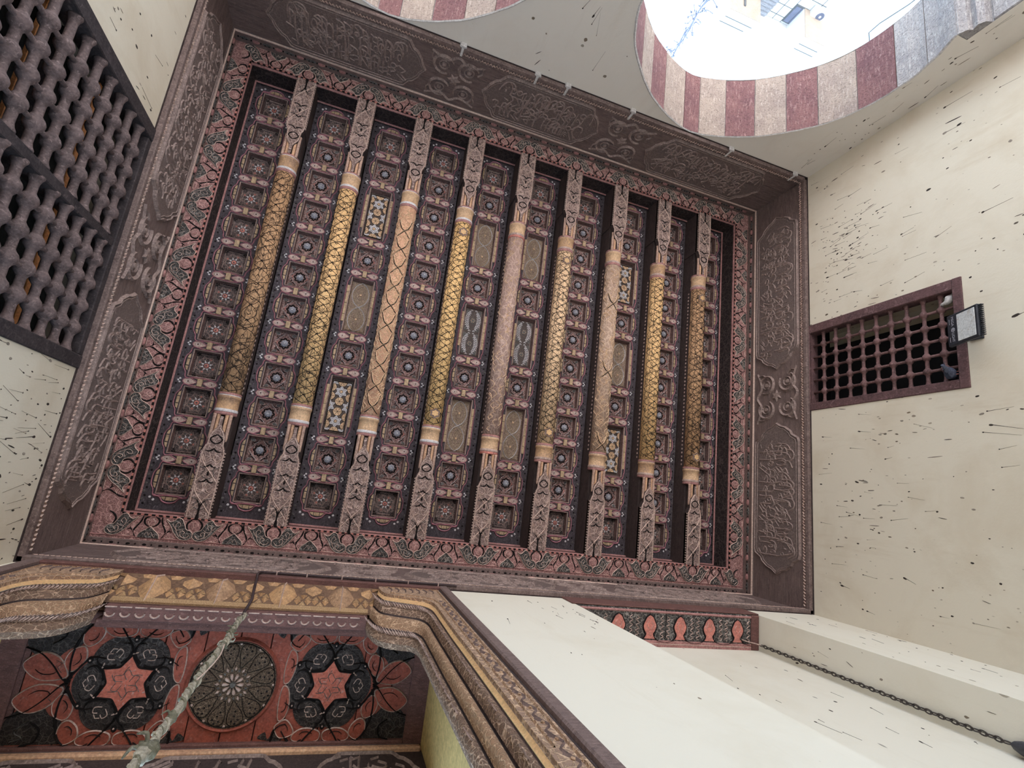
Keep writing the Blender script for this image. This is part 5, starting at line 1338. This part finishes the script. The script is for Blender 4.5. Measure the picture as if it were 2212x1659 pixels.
# ------------------------------------------------------------------ two birds on the sill of the right window
M['dove_grey'] = worn('grey_dove_plumage', (96, 102, 122), (70, 76, 96), (130, 134, 150), 18, .5, fine=60, gain=1.0)
M['dove_wing'] = worn('dark_dove_wing', (70, 76, 96), (50, 54, 72), None, 18, .5, gain=1.0)
M['dove_white'] = worn('white_dove_plumage', (208, 202, 192), (180, 172, 160), None, 18, .3, gain=1.0)
M['beak'] = worn('dark_beak', (60, 54, 52), (40, 36, 36), None, 20, .3, gain=1.0)
def dove(name, label, o, mat, wing, k, yaw):
    t = thing(name, label, 'bird', o, None); ca, sa = cos(yaw), sin(yaw)
    def Tm(p): x, y, z = (q*k for q in p); return (o[0]+x*ca-y*sa, o[1]+x*sa+y*ca, o[2]+z)
    def grow(g): g.v = [Tm(v) for v in g.v]; return g
    # y is the bird's forward axis; one skin from tail to crown
    sp = cr([(0, -.150, .052), (0, -.105, .056), (0, -.070, .060), (0, -.03, .066), (0, .012, .074), (0, .042, .092), (0, .052, .115), (0, .060, .132), (0, .070, .139), (0, .082, .138)], 4)
    rd = cr([(.010, 0), (.017, 0), (.026, 0), (.043, 0), (.047, 0), (.036, 0), (.024, 0), (.021, 0), (.0205, 0), (.008, 0)], 4)
    g = G(); g.tube(sp, [max(.004, r[0]) for r in rd], 12); part('body', grow(g), mat, t)
    for s in (-1, 1):
        g = G(); fr = lambda u, v, h, s=s: (s*(.040+h-.9*max(0, -u-.02)**1.3*1.6), u, v)
        g.pillow(cr([(.03, .075), (.02, .100), (-.03, .096), (-.09, .072), (-.135, .056), (-.09, .052), (-.03, .052), (.015, .056)], 3, True), .012, fr); part('wing', grow(g), wing, t)
        g = G(); g.ball((s*.0185, .070, .142), .0042, 8); part('eye', grow(g), 'black', t)
        g = G(); g.tube([(s*.014, 0, .035), (s*.014, .004, .006)], .0035, 6)
        for a in (-.5, 0, .5): g.tube([(s*.014, .004, .004), (s*.014+.02*sin(a), .004+.02*cos(a), .003)], .0026, 5)
        part('leg', grow(g), 'salmon', t)
    g = G(); g.lathe([(.006, .084), (.0045, .094), (.0005, .104)], (0, 0, .137), 'y', 8); part('beak', grow(g), 'beak', t)
dove('grey_dove', 'grey dove standing on the right window sill, near the lower corner', (XR+.010, 1.462, 2.666), 'dove_grey', 'dove_wing', .92, -1.9)
dove('white_dove', 'white dove standing on the right window sill, at the far corner', (XR+.035, 2.125, 2.666), 'dove_white', 'dove_white', .66, 2.6)

# ------------------------------------------------------------------ iron shutter on the right jamb of the arch
M['iron_sheet'] = worn('dark_sheet_iron', (64, 50, 50), (40, 34, 36), None, 8, .5, rough=.6)
sx = ARCH[1]+JW-.03
sh_ = thing('iron_shutter', 'dark iron shutter with pale edges folded against the right arch jamb', 'shutter', (sx, 4.5, ZF))
g = G(); g.cbox(sx-.03, sx, 4.30, 4.86, ZF, 1.72, .005); part('leaf', g, 'iron_sheet', sh_)
for b in ((sx-.042, sx-.03, 4.31, 4.345, ZF, 1.70), (sx-.042, sx-.03, 4.81, 4.85, ZF, 1.70), (sx-.042, sx-.03, 4.345, 4.81, 1.66, 1.70)):
    g = G(); g.cbox(*b, .003); part('rim', g, 'cream_dim', sh_)

# ------------------------------------------------------------------ outside: the tall white block across the court, vine, cables
M['facade'] = worn('white_render', (236, 236, 230), (222, 222, 216), None, 1.2, .3, bump=.05, gain=1.0)
M['facade_tan'] = worn('tan_soffit', (200, 176, 148), (186, 160, 130), None, 1.2, .4, bump=.05, gain=1.0)
M['brick_pale'] = worn('pale_brickwork', (176, 170, 166), (120, 116, 114), (210, 206, 202), 3, .8, (1, 1, 5), gain=1.0)
M['line_grey'] = worn('grey_joint', (110, 112, 110), (90, 92, 90), None, 2, .3, gain=1.0)
M['glass_grey'] = worn('grey_shutter', (128, 132, 150), (100, 104, 122), None, 2, .4, gain=1.0)
M['teal'] = worn('teal_awning', (40, 130, 140), (24, 96, 106), None, 2, .3, gain=1.0)
M['ground'] = worn('court_paving', (196, 190, 178), (176, 168, 156), None, .6, .5, gain=1.0)
g = G(); g.box(-40, 50, YA+.01, 60, -6.3, -6.0); struct('floor_court', g, 'ground')
g = G(); g.box(-2.5, 5.3, YA-.02, YA, -6.0, ZF-.3); struct('wall_court', g, 'stone_grey')
bl = thing('apartment_block', 'tall white apartment block seen through the arch, with tan balcony soffits', 'building', (17.8, 29, -6))
def bb(name, b, mat, p=bl, c=.02):
    g = G(); g.cbox(*b, c); return part(name, g, mat, p)
bb('wall', (15.0, 20.2, 28, 32, -6, 18.05), 'facade'); bb('upper_storey', (16.9, 20.75, 27.75, 32, 18.05, 23), 'facade')
b1 = bb('balcony', (14.45, 16.55, 26, 28, 17.26, 19.6), 'facade'); bb('balcony_soffit', (14.5, 16.5, 26.05, 27.98, 17.22, 17.26), 'facade_tan', b1, .005)
for z, x0, x1 in ((17.62, 14.6, 16.3), (17.95, 14.5, 16.05)): bb('groove', (x0, x1, 25.985, 26.0, z, z+.03), 'line_grey', b1, .003)
bb('spout', (15.4, 15.5, 26.6, 27.1, 17.14, 17.22), 'line_grey', b1, .01)
b2 = bb('balcony', (19.15, 20.6, 26, 28, 16.92, 18.4), 'facade'); bb('balcony_soffit', (19.2, 20.5, 26.05, 27.98, 16.88, 16.92), 'facade_tan', b2, .005)
for z in (17.28, 17.6): bb('groove', (19.2, 20.5, 25.985, 26.0, z, z+.03), 'line_grey', b2, .003)
bp = bb('brick_pier', (16.6, 17.55, 27.8, 28, 10, 18.05), 'brick_pale')
for k in range(14): bb('brick_course', (16.58, 17.57, 27.78, 27.8, 15.2+k*.2, 15.36+k*.2), 'brick_pale', bp, .01)
for x in (18.1, 18.65, 19.9): bb('joint', (x, x+.025, 27.985, 28.0, 14, 18.05), 'line_grey', bl, .003)
for z in (16.4, 17.2, 17.75): bb('joint', (17.6, 20.2, 27.985, 28.0, z, z+.025), 'line_grey', bl, .003)
wn = bb('window', (18.66, 19.46, 27.94, 28.02, 16.88, 17.94), 'line_grey')
for k in range(2): bb('shutter_leaf', (18.72+k*.36, 19.05+k*.36, 27.92, 27.94, 16.95, 17.88), 'glass_grey', wn, .01)
ac = thing('air_conditioner', 'white air-conditioning unit with a round grey fan on the apartment block', 'air conditioner', (19.98, 27.8, 16.5))
g = G(); g.cbox(19.55, 20.35, 27.62, 27.98, 16.45, 16.98, .03); part('casing', g, 'facade', ac)
g = G(); g.lathe([(.22, 27.60), (.22, 27.62)], (20.06, 0, 16.72), 'y', 20); part('fan_grille', g, 'glass_grey', ac)
g = G(); g.lathe([(.07, 27.585), (.07, 27.60)], (20.06, 0, 16.72), 'y', 14); part('fan_hub', g, 'facade', ac)
g = G(); g.tube(cr([(20.3, 27.7, 16.55), (20.50, 27.8, 17.2), (20.4, 27.85, 17.7), (20.12, 27.9, 17.95)], 6), .018, 6); part('hose', g, 'line_grey', ac)
aw = thing('window_awning', 'teal sloping awning between the grey window and the air-conditioning unit', 'awning', (20.0, 27.7, 17.0))
g = G(); g.prism([(0, 0), (.34, .12), (.34, .16), (0, .05)], 0, .88, lambda u, v, h: (19.72+u, 27.95-v*3, 17.02+h), back=True); part('canopy', g, 'teal', aw)
g = G(); g.cbox(19.60, 19.72, 27.86, 27.97, 17.0, 17.92, .01); part('side_rail', g, 'facade', aw)
M['vine'] = worn('blue_grey_twigs', (96, 112, 140), (70, 86, 112), None, 20, .4)
vi = thing('climbing_vine', 'bare bluish vine twigs hanging across the bright arch opening', 'vine', (3.12, 6.0, 4.4))
rr = random.Random(8); g = G(); lf = G()
main = [(3.03, 6.0, 3.6), (3.05, 6.02, 3.95), (3.045, 6.0, 4.15), (3.075, 6.0, 4.32), (3.085, 6.0, 4.5), (3.12, 6.0, 4.68), (3.145, 6.0, 4.86), (3.18, 6.05, 5.3), (3.2, 6.1, 6.2)]
g.tube(cr(main, 6), .009, 6); g.tube(cr([(p[0]+.02+.015*sin(i*2), p[1]+.02, p[2]) for i, p in enumerate(main)], 6), .006, 6)
part('stem', g, 'vine', vi); g = G()
for i in range(46):
    q = rr.random(); k = int(q*7)+.0; p = main[int(k)]; z = p[2]+rr.uniform(0, .25); x = p[0]+rr.uniform(-.03, .05); a = rr.uniform(-2.4, 2.4); l = rr.uniform(.05, .18)
    P = [(x, 6.0, z), (x+l*.5*sin(a)*.6, 6.0+rr.uniform(-.05, .05), z+l*.5*cos(a)), (x+l*sin(a)*.7, 6.0+rr.uniform(-.08, .08), z+l*cos(a))]
    g.tube(cr(P, 3), .0045, 5)
    for j in range(rr.choice((1, 2, 3))):
        e = P[rr.choice((1, 2))]; b = rr.uniform(0, 6.28); r = rr.uniform(.012, .024)
        lf.poly([(e[0]+r*1.6*cos(b), e[1]+.01, e[2]+r*1.6*sin(b)), (e[0]+r*.5*cos(b+1.6), e[1], e[2]+r*.5*sin(b+1.6)), (e[0]-r*.6*cos(b), e[1]-.01, e[2]-r*.6*sin(b)), (e[0]+r*.5*cos(b-1.6), e[1], e[2]+r*.5*sin(b-1.6))])
part('twigs', g, 'vine', vi, kind='stuff'); part('leaves', lf, 'vine', vi, kind='stuff')
cw = thing('bent_wire', 'thin bent wire crossing the bright sky at the right of the arch', 'wire', (11.8, 14, 8.3))
g = G(); g.tube([(12.35, 14, 8.75), (12.2, 14, 8.59), (11.75, 14, 8.277), (11.744, 14, 7.97), (11.9, 14, 7.3), (11.95, 14, 6.5)], .016, 6); part('strand', g, 'line_grey', cw)

# ------------------------------------------------------------------ set the eye 1.6 m above the floor
for o in S.objects:
    if o.parent is None: o.location.z += EYE
